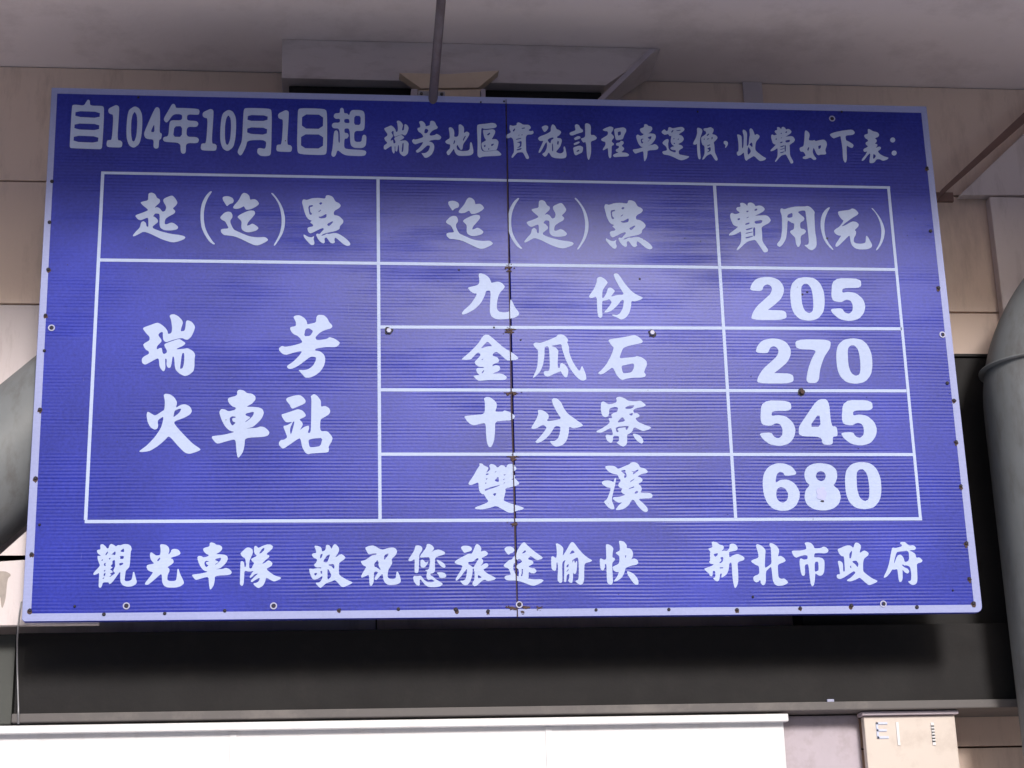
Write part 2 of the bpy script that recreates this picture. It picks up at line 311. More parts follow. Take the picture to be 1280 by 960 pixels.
# ---------------------------------------------------------------- lettering: outlines (a leading - marks a hole)
GLYPHS = {
'起': (160,240,8,"""205,15 235,5 270,20 290,60 320,75 320,105 280,140 265,160 290,150 320,165 345,200 372,190 385,150 350,90 360,65 440,32 470,60 497,105 480,135 445,165 475,190 465,215 415,240 372,270 365,320 385,325 430,305 460,312 505,350 490,375 430,385 360,382 325,360 315,330 318,220 290,215 270,215 250,245 270,250 300,280 298,305 270,325 245,345 250,365 330,395 430,420 545,435 577,452 560,475 470,505 420,500 330,470 220,415 155,395 110,420 60,445 45,438 75,400 120,355 130,305 155,290 180,310 185,345 205,350 203,255 170,265 130,283 100,275 72,240 85,228 140,210 200,185 195,170 150,135 122,105 150,95 200,85 203,50"""),
'（': (550,240,8,"""775,60 797,62 755,120 725,190 712,260 712,340 725,410 755,475 800,540 825,565 808,570 765,540 720,475 690,410 678,330 680,240 695,170 730,105"""),
'）': (690,240,8,"""222,62 240,58 285,110 325,170 350,230 367,310 362,390 340,460 300,525 265,575 248,575 285,515 315,450 330,380 332,300 320,230 300,165 262,105"""),
'迄': (550,240,8,"""82,100 100,90 140,88 180,105 193,130 185,155 150,165 125,188 110,165 85,125|270,70 290,55 320,62 345,85 353,125 370,120 400,118 425,135 443,162 420,185 375,210 340,220 310,220 298,195 290,185 250,208 210,213 185,205 190,185 240,130|325,235 360,228 395,232 403,260 380,290 330,345 320,378 345,372 375,355 410,375 438,400 415,425 350,442 310,440 275,420 265,390 270,335 245,310 227,292 250,270|100,250 135,240 165,245 180,275 178,300 158,325 160,355 190,415 225,432 300,465 360,485 430,492 500,487 533,515 510,535 440,568 400,570 350,550 280,515 205,482 130,472 95,470 65,440 65,415 90,408 140,405 135,385 108,335 75,320 55,298"""),
'點': (690,240,8,"""530,125 545,122 570,130 620,112 690,108 755,118 760,85 790,82 830,98 855,145 890,158 912,183 890,210 850,230 838,250 840,275 875,280 905,295 937,330 930,355 900,380 898,410 860,430 780,445 730,460 710,478 745,470 770,455 790,460 830,450 870,450 920,475 975,515 1005,550 1000,570 970,575 930,555 880,510 850,490 845,520 852,540 830,552 805,545 780,510 765,490 745,500 750,540 735,552 705,535 680,505 662,468 670,455 700,460 715,440 740,415 735,400 700,410 640,440 605,455 585,440 575,405 590,392 635,385 630,365 600,345 625,330 590,320 565,290 545,240 530,180 522,150|540,462 550,468 590,490 620,492 645,478 635,505 648,545 640,565 615,568 580,535 545,495 537,475|-585,188 630,180 628,195 600,200 605,245 622,258 612,272 595,262|-695,160 710,150 725,158 712,175 697,170|-685,240 712,222 708,235 690,246|-690,290 715,290 765,262 762,300 715,308 692,300|-775,360 825,335 832,345 795,380 778,375"""),
'費': (900,245,9.846,"""245,85 290,85 320,105 335,125 345,85 385,80 420,100 435,128 480,115 520,125 555,160 535,190 480,220 425,245 450,243 560,235 600,255 628,300 600,335 550,360 510,385 515,430 518,490 520,555 555,610 592,660 583,690 540,695 510,650 470,590 435,540 400,545 340,560 290,600 230,660 205,668 210,645 260,580 262,430 215,460 150,485 105,488 120,460 175,420 225,378 200,375 160,355 140,310 122,250 130,215 150,207 185,225 245,210 235,195 205,175 200,150 215,138 255,135|-322,185 350,180 352,190 330,203|-422,170 445,155 462,160 450,180 428,183|-212,280 245,272 245,290 225,300|-325,268 350,255 355,262 330,275|-312,340 362,325 360,345 315,357|-425,310 520,295 510,335 435,342|-320,408 398,388 402,398 350,420 320,420|-315,455 400,437 402,447 320,466|-408,392 432,390 432,492 410,492|-315,508 400,490 402,500 350,518 320,522"""),
'用': (900,245,9.846,"""745,155 765,153 790,165 850,145 930,130 1050,130 1075,122 1110,135 1150,175 1165,200 1160,240 1170,440 1185,520 1190,600 1175,640 1135,668 1100,662 1065,630 1035,605 1085,600 1095,560 1078,400 1060,260 1052,180 1010,178 955,195 985,225 1040,270 1030,305 990,325 985,360 990,400 1040,410 1060,435 1040,465 1000,485 990,520 995,580 975,625 955,628 935,590 925,510 890,480 860,445 870,425 910,410 915,340 880,330 840,300 830,310 825,430 812,530 770,600 735,630 705,610 700,590 750,530 765,420 762,240 742,190|-835,230 890,208 890,260 850,268 828,262"""),
'(': (1000,245,9.846,"""350,140 372,140 335,205 310,270 298,350 300,430 315,500 345,570 390,630 412,660 400,665 350,620 300,550 270,470 252,380 255,290 275,220 310,170"""),
'元': (1000,245,9.846,"""465,190 540,180 610,172 640,152 680,165 722,210 705,235 650,265 560,330 505,378 560,360 640,312 690,318 722,345 720,375 670,420 692,440 685,480 662,520 660,560 680,582 740,590 800,580 810,550 810,495 825,490 850,530 888,600 880,635 830,655 740,660 680,645 640,610 620,560 612,480 570,520 500,590 460,625 435,622 440,590 480,530 510,487 470,487 430,460 415,430 440,405 485,380 540,305 510,285 475,235"""),
')': (1000,245,9.846,"""875,150 895,150 940,205 990,275 1025,350 1045,430 1035,510 1005,590 950,668 930,668 970,600 995,530 1003,430 990,340 960,260 920,195"""),
'瑞': (160,385,8,"""155,195 240,165 295,145 335,165 375,200 395,230 400,262 435,252 443,200 430,115 415,80 430,65 460,62 500,80 540,120 550,150 535,190 525,235 565,230 575,190 580,130 600,122 640,140 672,185 660,230 635,285 600,318 570,316 545,300 500,306 430,326 380,344 355,325 348,285 350,240 325,242 298,270 345,330 290,380 285,418 325,398 340,405 345,450 360,462 385,450 392,430 360,372 375,355 430,335 510,308 540,325 578,352 555,378 500,400 480,415 560,408 600,402 650,430 672,465 665,510 665,580 655,635 600,675 565,682 510,655 470,610 462,490 445,485 435,560 425,595 405,600 385,580 388,510 370,505 375,600 362,633 345,630 315,590 308,500 270,515 200,555 170,568 140,550 138,510 155,487 210,460 210,435 175,415 150,370 165,352 215,325 218,290 175,245 150,210|-540,460 560,455 562,500 558,560 545,600 522,605 525,570"""),
'芳': (320,385,8,"""372,90 395,75 440,72 490,105 510,140 510,165 560,155 600,145 605,85 625,68 680,72 715,105 730,140 768,180 750,205 690,220 640,245 590,295 610,325 710,310 735,290 790,308 842,345 825,375 795,393 700,390 600,405 585,425 640,432 680,465 695,510 680,580 640,640 590,675 540,697 490,698 465,665 420,618 470,622 520,615 570,580 600,520 600,492 550,485 500,520 430,575 370,605 330,612 308,590 315,575 370,540 430,480 465,430 400,440 350,455 300,470 265,460 230,425 230,400 260,378 290,390 360,378 470,348 440,300 410,275 370,260 340,215 345,190 400,182 400,140|-525,203 570,230 540,278 483,280 495,215"""),
'火': (160,490,8,"""355,30 375,17 420,22 465,55 490,100 485,140 475,160 530,128 575,122 620,145 642,190 620,225 560,260 450,298 500,365 580,450 650,520 730,572 710,590 620,620 570,610 500,540 410,435 370,480 300,540 220,590 150,600 112,598 120,585 190,535 270,450 330,360 350,290 355,245 320,265 295,290 303,340 290,370 265,378 225,355 195,300 185,230 195,195 225,210 270,240 330,200 365,180 370,90|-470,185 520,168 530,175 510,210 455,252 462,215"""),
'車': (230,670,9.846,"""315,90 335,78 370,85 400,110 440,112 470,135 470,165 440,200 390,225 440,225 500,230 530,245 542,280 520,330 470,380 440,400 385,412 430,408 480,405 510,392 550,400 590,440 578,470 540,482 380,490 378,550 365,610 335,655 318,660 308,600 302,500 240,515 150,542 130,530 98,490 105,475 200,465 300,440 250,430 210,390 180,330 162,270 180,243 215,248 240,265 300,250 305,232 270,220 240,185 235,160 250,145 315,130|-252,325 270,308 302,312 302,318 272,325 278,350 302,358 275,385 258,360|-388,285 455,268 448,300 420,330 385,355 388,345 430,315 388,300"""),
'站': (300,490,8,"""460,70 480,55 545,35 600,30 640,60 658,90 650,115 570,150 525,168 508,155 500,130 465,90|415,225 440,218 510,195 580,170 630,188 660,230 650,250 590,275 620,300 630,330 595,385 640,350 690,335 690,370 675,410 708,408 712,250 715,60 705,45 740,18 780,45 810,90 808,150 850,138 890,160 905,190 890,225 840,255 803,275 800,395 870,390 905,425 928,460 915,500 885,545 890,580 880,605 800,610 710,615 680,625 650,605 620,550 605,460 570,475 500,525 440,565 420,565 388,530 390,500 410,480 440,478 475,455 450,390 430,340 470,335 530,298 470,305 450,295 420,250|-530,300 545,300 512,425 500,395 503,360|-690,480 740,468 820,462 800,540 745,548 700,550 690,510"""),
'九': (550,330,8,"""385,100 405,92 450,105 490,135 510,175 510,190 580,175 620,190 650,225 635,250 600,285 580,330 568,400 568,450 590,478 640,485 690,480 700,440 703,350 720,370 750,435 795,490 780,520 740,540 680,550 600,555 550,550 510,520 498,480 500,400 508,265 460,268 450,310 410,390 350,450 280,490 230,508 215,495 240,460 300,410 350,340 370,295 340,295 305,275 277,240 300,230 385,210 395,170"""),
'份': (700,330,8,"""370,140 405,125 450,150 478,185 465,205 425,260 420,345 440,335 465,290 480,240 510,235 550,268 540,285 505,330 570,310 645,308 600,240 555,160 535,110 545,95 575,95 605,130 640,185 710,270 770,310 835,338 800,360 750,375 712,370 712,420 690,500 650,545 610,557 580,540 520,515 525,505 570,512 600,495 630,440 640,360 615,360 570,420 520,465 480,482 435,488 480,440 520,385 495,350 460,365 420,370 420,450 425,530 400,542 380,525 372,450 368,340 355,325 320,342 290,335 292,318 340,250 368,180"""),
'金': (570,410,8,"""270,80 300,65 330,70 400,130 480,200 560,245 630,300 600,320 520,328 490,310 450,270 405,235 370,255 365,280 410,290 432,320 425,345 370,362 360,385 400,370 430,378 445,405 430,430 390,445 365,458 440,455 480,465 512,495 490,520 420,522 330,520 230,530 205,515 170,480 195,475 240,470 215,455 200,420 210,400 280,400 275,390 230,390 195,365 185,340 210,315 250,270 220,240 180,280 150,315 100,320 52,315 80,290 140,240 220,160|-315,135 360,183 320,182 250,205 280,170|-250,320 272,305 268,318|-255,445 280,420 278,435 262,458"""),
'瓜': (570,410,8,"""775,155 795,145 850,150 930,120 1010,85 1015,68 1050,62 1090,78 1125,120 1110,145 1130,185 1130,240 1150,300 1180,360 1235,440 1258,375 1272,400 1300,470 1305,510 1280,528 1240,520 1190,475 1130,390 1090,300 1060,210 1055,160 1000,170 945,180 990,190 1025,225 1020,260 1015,400 1040,400 1040,360 1060,350 1095,370 1125,420 1120,460 1110,492 1090,495 1060,460 1050,430 980,460 920,488 890,480 875,450 885,430 930,432 940,380 930,200 915,182 885,190 885,280 870,370 840,440 790,490 765,502 790,450 815,380 820,290 820,220 800,205 775,175"""),
'石': (690,410,8,"""560,125 580,112 700,95 780,80 825,70 870,90 910,130 900,150 850,160 760,180 710,200 690,250 672,305 740,298 830,290 850,280 900,295 945,330 950,370 930,410 920,445 940,465 930,490 880,498 800,498 740,508 705,522 680,510 640,465 610,390 560,425 510,460 475,465 460,450 490,425 540,370 590,280 620,195 600,180|-697,382 740,372 815,355 815,400 795,440 740,450 712,448"""),
'十': (570,490,8,"""278,65 300,50 340,52 385,85 410,120 405,160 390,200 470,198 485,182 550,208 592,240 580,265 545,285 470,287 390,297 390,400 380,490 355,550 328,552 310,510 300,420 297,310 240,318 180,335 140,320 105,285 80,243 110,238 200,230 288,220 290,105"""),
'分': (570,490,8,"""815,185 840,178 880,188 920,220 930,250 905,292 980,285 1055,270 1020,220 970,130 957,85 970,62 1010,65 1050,100 1075,160 1120,220 1190,270 1275,330 1250,350 1170,365 1130,345 1128,410 1110,480 1070,530 1010,548 975,540 930,490 990,490 1020,465 1040,410 1045,345 990,340 950,410 900,465 850,500 810,513 790,498 830,460 880,400 910,355 870,325 830,350 790,370 755,368 755,350 800,280 825,215"""),
'寮': (690,490,8,"""640,55 680,47 730,65 760,88 830,95 885,85 915,110 940,130 920,148 850,160 810,178 820,215 850,210 878,235 870,250 830,262 860,300 930,330 998,355 970,375 910,393 870,375 820,350 800,400 770,420 750,425 752,510 740,530 715,548 690,540 640,505 668,495 672,440 610,440 612,475 600,505 580,510 545,480 535,435 550,425 600,435 610,420 590,355 540,385 490,408 445,405 445,390 490,370 560,325 580,300 560,262 605,262 590,228 615,210 650,200 660,170 655,152 620,150 570,168 572,215 560,245 530,255 500,235 487,180 490,110 505,95 525,97 560,125 610,118 650,100|805,420 830,418 870,430 905,465 915,500 900,517 875,510 830,470|-700,248 735,290 650,308|-730,160 760,140 825,133 800,165 750,170|-770,220 810,210 800,235 785,235|-640,352 755,340 762,350 742,385 732,365 735,354 665,362 655,378 670,390 660,402 645,392"""),
'雙': (570,570,8,"""232,75 260,75 280,95 325,115 320,135 300,170 330,150 345,130 330,95 350,78 390,90 415,120 450,90 480,95 500,120 515,85 550,78 580,85 610,130 575,155 570,180 595,200 585,220 620,255 635,275 610,295 560,310 490,325 498,350 480,420 475,445 530,470 600,490 685,520 665,535 600,550 560,570 520,565 460,530 400,498 350,515 270,535 200,532 185,518 230,500 330,460 300,420 278,380 260,385 235,355 228,320 225,260 170,285 135,292 122,278 135,255 180,190 215,125 238,95|-385,372 403,375 388,405 370,382|-292,330 430,290 428,300 330,335 295,348|-385,245 425,205 428,260 410,258|-298,178 328,175 320,188 302,192|-298,225 318,225 302,240|-292,265 308,268 295,282|-475,185 502,186 480,198|-470,232 494,226 475,242|-475,270 494,258 480,277|-385,162 408,148 395,165|-555,180 578,176 560,186|-555,232 580,226 560,242"""),
'溪': (700,570,8,"""450,105 480,98 530,98 560,110 580,132 640,105 700,80 705,68 740,60 780,75 800,115 850,125 880,155 865,172 820,178 770,205 810,215 828,240 815,262 780,280 810,300 820,335 800,368 850,368 905,370 930,395 915,420 850,425 780,430 830,470 875,520 880,550 855,565 820,545 770,490 740,440 715,440 690,490 640,530 590,540 555,540 580,500 625,460 590,470 550,450 525,425 535,412 590,410 655,390 625,375 608,355 625,325 600,318 580,298 590,270 605,255 605,240 590,225 575,185 530,180 490,160 460,130|415,270 430,250 470,243 510,248 535,265 545,225 560,215 560,240 550,290 530,370 515,440 540,500 545,528 520,537 480,515 440,465 445,450 470,435 500,355 508,320 470,315 430,290|-608,150 655,140 652,165 668,195 648,222 640,205 648,180 630,170|-712,150 740,155 785,133 775,155 725,187 738,165|-700,255 745,225 742,234 702,264|-685,326 740,303 737,317 690,332|-745,365 765,348 780,355 775,372 750,375"""),
'觀': (110,670,9.846,"""150,108 180,98 215,125 235,155 255,150 262,115 285,95 320,110 345,130 370,110 400,115 440,100 490,100 525,120 540,160 525,195 520,300 510,380 490,405 465,425 455,500 450,550 480,560 520,550 540,530 550,480 555,440 570,442 580,490 603,565 590,595 540,620 480,625 430,610 400,570 395,500 400,440 380,455 330,530 290,580 260,593 255,570 200,570 180,580 170,620 155,638 135,635 130,610 140,450 110,470 70,482 65,460 100,420 150,365 135,330 120,290 115,245 160,245 150,235 120,215 108,180 125,170 155,165|-395,190 440,150 445,200|-390,250 440,245 435,282 395,280 402,268|-385,335 435,330 430,350 390,365|-215,225 240,190 247,205 220,240|-285,235 330,190 340,200 335,235 300,225|-160,300 185,285 180,305|-258,275 278,268 272,290 260,288|-195,340 225,330 212,345 218,370 200,365|-190,430 215,415 212,432 200,438|-192,470 215,450 212,485 195,495|-180,520 200,508 195,525 182,528|-300,315 330,300 332,380 320,400 310,435 335,455 300,480 270,500 268,488 290,478 272,455 302,450 302,430 272,412 307,390 277,375 302,350"""),
'光': (110,670,9.846,"""885,110 905,100 960,108 995,140 1003,180 985,235 1020,200 1025,170 1060,158 1110,165 1140,205 1130,230 1080,250 1010,270 1050,290 1055,325 1030,350 975,385 1000,400 1005,430 980,480 975,540 1000,555 1060,555 1085,545 1095,480 1100,405 1115,405 1130,460 1180,560 1178,590 1140,620 1080,635 980,635 935,615 912,570 908,460 860,500 780,570 740,600 705,602 700,580 750,520 805,445 770,440 735,420 718,380 730,355 800,345 815,335 785,310 765,270 762,215 780,200 810,220 840,242 890,235 895,170|-850,300 885,262 888,285 862,312"""),
'隊': (230,670,9.846,"""690,215 730,180 770,142 810,142 845,165 848,210 825,260 805,310 800,370 808,400 830,400 850,360 865,330 835,310 825,285 850,270 890,250 895,240 865,215 860,160 870,120 895,125 915,150 960,125 1020,105 1060,103 1095,125 1090,155 1050,190 1010,225 1050,240 1050,260 1010,290 955,345 1000,330 1030,300 1060,305 1090,335 1080,365 1050,385 1010,405 1060,450 1120,490 1200,510 1180,535 1110,563 1070,545 1010,510 1000,560 970,615 920,643 890,630 845,585 900,575 925,550 935,510 880,540 830,572 820,550 870,500 915,460 870,470 820,520 805,505 840,450 860,430 800,440 745,425 740,500 735,590 715,618 690,600 688,580 692,440 695,310 725,310 740,330 745,385 765,375 760,310 750,270 720,260|-925,215 960,160 988,145 985,175 950,210"""),
'敬': (380,670,9.846,"""125,120 160,120 205,135 220,165 220,195 265,175 270,115 290,108 320,120 338,165 355,120 375,100 400,108 430,145 432,185 400,240 385,265 430,235 460,222 490,240 512,265 500,285 440,325 430,350 428,470 460,500 530,540 600,570 580,590 490,630 460,625 420,580 380,540 340,560 270,582 240,610 205,640 185,630 135,575 185,575 215,545 230,500 215,495 195,515 130,540 105,530 75,470 62,415 70,400 110,408 165,395 215,400 210,385 160,390 130,375 122,350 150,330 160,300 155,280 120,270 95,235 105,215 150,210 148,180|-195,275 205,225 232,222 212,272|-235,315 280,245 318,228 310,260 285,325|-305,352 370,345 372,405 355,395 345,375 305,362|-290,415 300,410 335,480 330,500 290,540|-125,460 160,455 155,475 135,490|-200,435 222,430 225,460 210,465"""),
'祝': (380,670,9.846,"""750,145 790,125 850,115 895,135 920,155 970,170 1030,150 1090,140 1130,155 1148,190 1130,235 1075,285 1088,330 1070,365 1035,420 1028,500 1045,525 1100,530 1130,520 1138,440 1155,440 1175,480 1195,550 1180,580 1130,600 1040,605 1000,580 975,535 970,460 930,500 890,545 870,535 870,510 915,445 885,435 860,445 860,550 850,590 825,618 805,600 800,470 760,495 710,515 700,500 730,440 770,380 730,365 700,325 700,310 760,295 820,250 850,235 890,232 893,215 850,215 800,228 780,205|-990,235 1040,215 1030,245 985,298|-865,345 905,298 918,330 915,365 942,410 930,412 895,385 870,378"""),
'您': (500,670,9.846,"""190,120 225,115 260,125 278,155 265,190 240,220 235,270 232,400 225,450 205,458 180,450 178,420 182,280 150,305 115,312 100,295 130,250 175,180 185,140|330,100 360,97 400,120 420,150 410,175 380,198 430,175 470,165 520,180 560,205 545,230 480,245 430,270 430,360 432,410 425,445 400,460 370,465 380,490 400,495 450,540 520,580 525,595 500,620 440,630 350,630 310,605 270,555 250,530 240,555 245,600 230,615 205,605 170,560 160,510 175,490 210,495 240,490 260,490 300,545 345,570 400,570 430,555 395,535 370,535 350,545 330,525 325,490 335,440 305,420 355,415 365,350 370,300 360,260 310,262 250,268 245,250 280,200 320,150|255,295 280,290 300,310 315,330 350,312 345,330 320,370 300,390 270,392 252,375 250,330|450,290 490,305 540,335 562,370 550,395 525,390 490,360 460,320|448,450 500,445 550,455 572,485 560,512 520,520 485,515 475,480"""),
'旅': (500,670,9.846,"""750,135 780,120 840,120 875,135 888,165 870,185 820,200 790,210 770,180 755,160|930,110 950,97 985,120 1003,160 990,195 1040,178 1080,205 1080,230 1030,260 1000,275 1025,300 1020,335 985,375 1050,335 1080,340 1090,365 1075,385 1020,415 1070,460 1130,490 1185,520 1160,540 1080,558 1050,540 1020,545 990,570 940,615 910,620 890,595 895,570 915,540 918,450 905,400 895,395 890,480 870,550 840,595 805,610 770,595 735,550 780,550 810,530 830,400 800,430 750,500 700,552 680,545 700,500 745,430 775,365 700,350 668,325 690,300 760,260 850,215 880,220 900,190|-845,320 900,318 945,275 965,285 940,320 905,385 870,360 845,350|-960,480 1010,510 960,525"""),
'途': (620,670,9.846,"""98,160 130,132 175,128 215,145 230,175 215,200 175,215 155,235 125,205|160,295 195,290 215,255 235,240 240,300 245,320 215,345 210,410 250,490 330,520 400,525 470,535 560,532 588,548 560,575 480,612 430,610 370,585 280,555 240,548 130,548 100,515 115,490 185,480 170,440 155,400 110,385 88,365|255,195 290,130 330,80 355,78 390,120 470,190 575,262 570,280 510,300 480,285 425,245 400,270 395,290 440,300 462,325 450,350 395,375 430,395 480,400 500,435 480,458 440,462 400,440 402,530 350,540 270,515 280,495 285,420 250,390 255,360 290,340 325,315 290,280 255,300 245,260|-318,215 355,175 370,192 345,212|-315,415 332,410 330,450 322,495 305,490 318,450"""),
'愉': (620,670,9.846,"""735,95 755,90 800,115 830,150 825,200 820,250 870,170 920,80 945,73 970,95 1020,165 1080,230 1140,275 1187,300 1160,320 1090,335 1085,420 1085,540 1070,585 1040,605 1005,585 970,555 1015,540 1020,430 1015,300 1005,262 975,275 935,300 945,330 950,420 945,560 930,580 900,570 885,545 900,530 905,460 870,480 865,560 850,572 835,555 840,450 840,330 860,290 815,320 815,420 818,560 800,580 780,575 755,545 765,400 755,320 745,330 740,420 720,432 690,415 680,380 678,260 695,245 740,275 750,230 745,150|945,305 965,303 970,340 990,305 1000,315 995,400 985,460 965,470 945,450|-905,222 940,172 970,205 930,218|-870,360 895,345 890,380 868,385|-870,430 895,405 890,425 868,445"""),
'快': (680,670,9.846,"""760,105 785,100 830,120 855,155 845,200 840,265 870,270 872,300 840,325 838,380 845,480 848,570 835,595 815,602 790,590 775,560 770,450 768,345 750,345 748,390 735,420 715,428 695,400 690,370 685,285 700,275 740,295 768,285 765,200|920,65 940,58 985,70 1020,115 1015,150 1050,150 1080,170 1098,220 1085,270 1070,290 1110,275 1150,295 1162,330 1140,355 1070,365 1000,395 990,450 960,510 900,555 860,562 865,545 900,500 925,440 890,445 860,430 840,385 860,370 920,345 930,290 925,245 890,220 880,205 935,180 932,120|1018,430 1050,438 1110,470 1155,530 1165,580 1150,602 1120,600 1080,555 1030,480|-995,260 1005,235 1012,240 1005,268"""),
'新': (870,670,9.846,"""190,75 215,68 260,80 290,108 325,112 345,135 335,165 310,190 345,178 375,185 400,170 415,130 410,105 450,92 490,105 515,150 500,178 450,188 410,195 405,210 410,270 450,240 495,225 520,222 570,245 600,270 585,300 510,320 515,400 522,520 515,590 490,640 475,638 460,590 445,470 438,325 410,330 400,430 370,480 320,512 310,508 320,460 298,460 290,520 280,550 260,560 235,550 208,520 240,505 235,430 205,430 205,480 190,500 170,490 160,460 130,440 98,405 120,395 180,375 225,348 180,345 160,320 175,300 170,220 180,200 150,160 160,150 205,140|-215,225 270,210 262,240 235,258|-298,265 335,262 330,310 300,335 285,325 315,305|-290,388 335,385 330,398 295,400"""),
'北': (870,670,9.846,"""735,115 750,100 790,110 835,145 858,180 850,250 845,400 890,370 930,340 925,250 920,140 900,110 910,88 940,90 990,120 1020,160 1022,200 1005,255 1040,242 1080,265 1105,300 1090,320 1005,350 1008,430 1015,510 1050,530 1085,520 1130,560 1132,580 1080,608 1010,615 970,600 945,550 935,450 925,375 890,405 858,440 860,560 845,600 825,608 800,590 790,535 770,565 735,572 710,550 702,515 720,490 755,480 780,460 775,370 730,355 675,315 690,295 770,270 765,210"""),
'市': (980,670,9.846,"""250,85 290,75 330,85 360,115 372,152 450,150 485,130 520,140 550,175 535,205 500,215 430,210 380,212 370,235 372,265 430,262 475,275 500,310 495,440 475,480 440,492 405,475 385,455 378,560 365,610 345,620 330,600 315,500 300,345 265,350 255,370 260,470 245,492 220,485 205,440 190,330 195,280 215,275 240,292 290,285 290,240 250,235 190,250 150,270 115,245 92,190 110,180 200,180 275,165 270,120|-378,325 420,318 425,420 405,430 380,440"""),
'政': (980,670,9.846,"""655,165 700,145 770,115 820,118 852,150 870,90 890,78 930,95 950,130 925,215 980,178 1010,185 1045,215 1030,245 975,285 970,430 1000,460 1080,520 1155,553 1130,575 1050,607 1020,590 970,545 930,510 890,535 820,560 775,555 775,540 820,515 865,470 880,450 860,430 800,470 740,510 690,532 655,520 645,490 660,470 690,475 680,400 660,310 685,305 725,330 728,440 750,435 745,350 738,250 705,250 675,210|-805,215 840,178 825,270 805,275|-845,310 890,305 915,340 905,385 880,350 845,325|-810,385 820,360 830,395"""),
'府': (1060,670,9.846,"""635,85 660,73 700,75 735,105 760,120 810,115 838,145 825,172 750,178 780,190 830,220 838,270 880,262 918,300 905,325 845,340 850,420 855,550 840,590 800,605 770,595 735,560 775,550 780,480 765,380 720,360 690,365 680,350 660,355 690,385 730,400 755,430 740,465 700,450 668,410 672,470 670,540 650,570 630,560 620,520 608,405 570,415 545,410 520,450 480,500 440,518 440,500 480,420 510,320 530,200 545,140 580,150 660,130 665,115|-600,205 640,195 740,185 745,300 695,320 680,265 650,230 610,240 570,345 575,300"""),
'地': (470,150,9.846,"""893,95 925,88 955,115 965,160 960,210 1010,205 1020,150 1015,60 1040,52 1075,80 1085,110 1080,165 1115,140 1150,160 1145,190 1110,245 1070,300 1065,360 1045,370 1025,345 1000,300 990,330 1005,370 1060,385 1130,380 1155,360 1158,275 1178,275 1200,380 1195,415 1160,438 1030,443 995,430 970,395 960,350 925,400 900,432 880,430 868,400 875,385 910,350 915,300 875,295 850,270 865,250 910,225 905,160|-950,300 965,245 975,260 965,290|-1070,240 1095,195 1105,200 1075,260"""),
'區': (590,150,9.846,"""60,65 85,55 180,45 250,35 290,45 307,75 290,95 230,105 150,110 115,95 110,200 108,390 230,385 310,370 365,420 350,440 220,445 130,450 95,467 65,440 70,300|130,120 180,125 255,112 285,130 285,160 255,215 240,240 300,235 330,270 310,350 300,370 215,380 145,385 120,340 115,285 150,265 175,250 150,215|-180,185 215,155 225,165 205,190|-145,315 165,305 165,330 150,335|-235,300 270,290 262,310 240,325|-200,350 212,345 212,365 200,368"""),
'實': (590,150,9.846,"""550,40 570,28 600,40 630,60 700,58 725,90 720,108 690,125 720,140 750,130 760,160 740,178 680,180 660,210 665,330 665,380 690,430 703,465 690,482 665,475 640,420 620,395 560,400 530,430 500,468 485,460 490,440 520,390 510,240 480,210 450,225 420,225 418,185 460,165 480,150 460,110 465,60 500,75 550,65|-500,130 530,100 530,120 515,145|-540,235 605,220 605,230 545,245|-550,280 600,262 610,270 605,330 550,345 590,315 590,285|-545,365 600,345 610,350 600,365 560,375|-568,187 585,178 580,194|-610,100 650,92 650,104 615,110|-605,185 622,173 618,192"""),
'施': (590,150,9.846,"""855,85 900,65 935,75 940,100 915,135 890,150 870,120|970,90 990,50 1020,70 1040,115 1075,125 1100,150 1080,185 1040,210 1055,225 1090,225 1108,250 1090,320 1060,360 1030,395 1080,415 1115,405 1130,380 1125,330 1145,325 1165,430 1155,465 1110,475 1020,470 975,450 955,410 940,400 920,440 895,455 860,420 900,395 925,330 920,270 900,290 870,350 840,400 820,405 820,385 860,300 880,255 835,260 810,230 830,205 900,180 940,160 970,140|-930,245 960,225 1000,215 1000,235 975,245 965,290 945,270|-985,300 995,290 1000,385 985,380|-1045,290 1055,255 1070,270 1060,310"""),
'計': (700,150,9.846,"""180,65 205,50 235,65 250,100 285,125 280,150 220,165 160,190 130,190 115,165 130,150 195,130|170,225 215,200 245,200 255,225 215,240 185,250|165,290 235,262 245,280 200,305 175,310|160,340 240,315 275,330 285,345 275,400 230,420 195,438 175,420 165,370|305,50 335,40 370,60 380,90 375,190 420,185 455,220 440,245 375,265 383,350 380,420 360,490 345,492 330,440 320,270 285,280 265,250 255,230 310,215 310,120|-200,385 235,365 235,385 210,395"""),
'程': (700,150,9.846,"""520,120 570,95 620,78 660,95 650,130 625,165 660,195 665,220 640,245 635,270 665,290 660,312 635,315 635,400 630,465 610,472 595,440 590,340 560,360 530,375 525,360 560,310 560,270 520,260 503,240 520,225 590,185 590,140 545,135|665,110 720,100 780,90 812,110 815,140 790,185 775,235 740,245 700,250 685,240 670,165|-710,150 745,140 750,180 715,195|690,285 740,275 745,255 780,265 785,290 755,320 790,345 785,370 760,390 760,400 820,405 853,430 835,450 750,452 665,460 650,435 670,420 725,400 690,390 685,365 725,345 725,320 690,315"""),
'運': (800,150,9.846,"""262,145 300,112 325,140 345,130 350,90 375,90 400,105 470,90 520,85 548,110 540,135 490,165 475,180 520,195 542,235 520,270 480,290 470,300 520,315 530,345 490,365 475,385 480,425 540,435 612,450 580,475 520,497 480,490 400,450 340,430 290,425 272,395 285,385 335,375 325,330 270,285 300,250 340,232 355,250 345,290 350,350 370,380 440,405 440,370 395,370 370,350 390,330 425,325 390,300 375,260 385,210 385,195 365,200 345,170 305,185 275,165|-385,140 410,120 410,135 390,160|-445,130 500,120 495,132 455,138|-405,230 425,225 420,240|-460,240 480,225 475,245|-410,285 430,280 428,300"""),
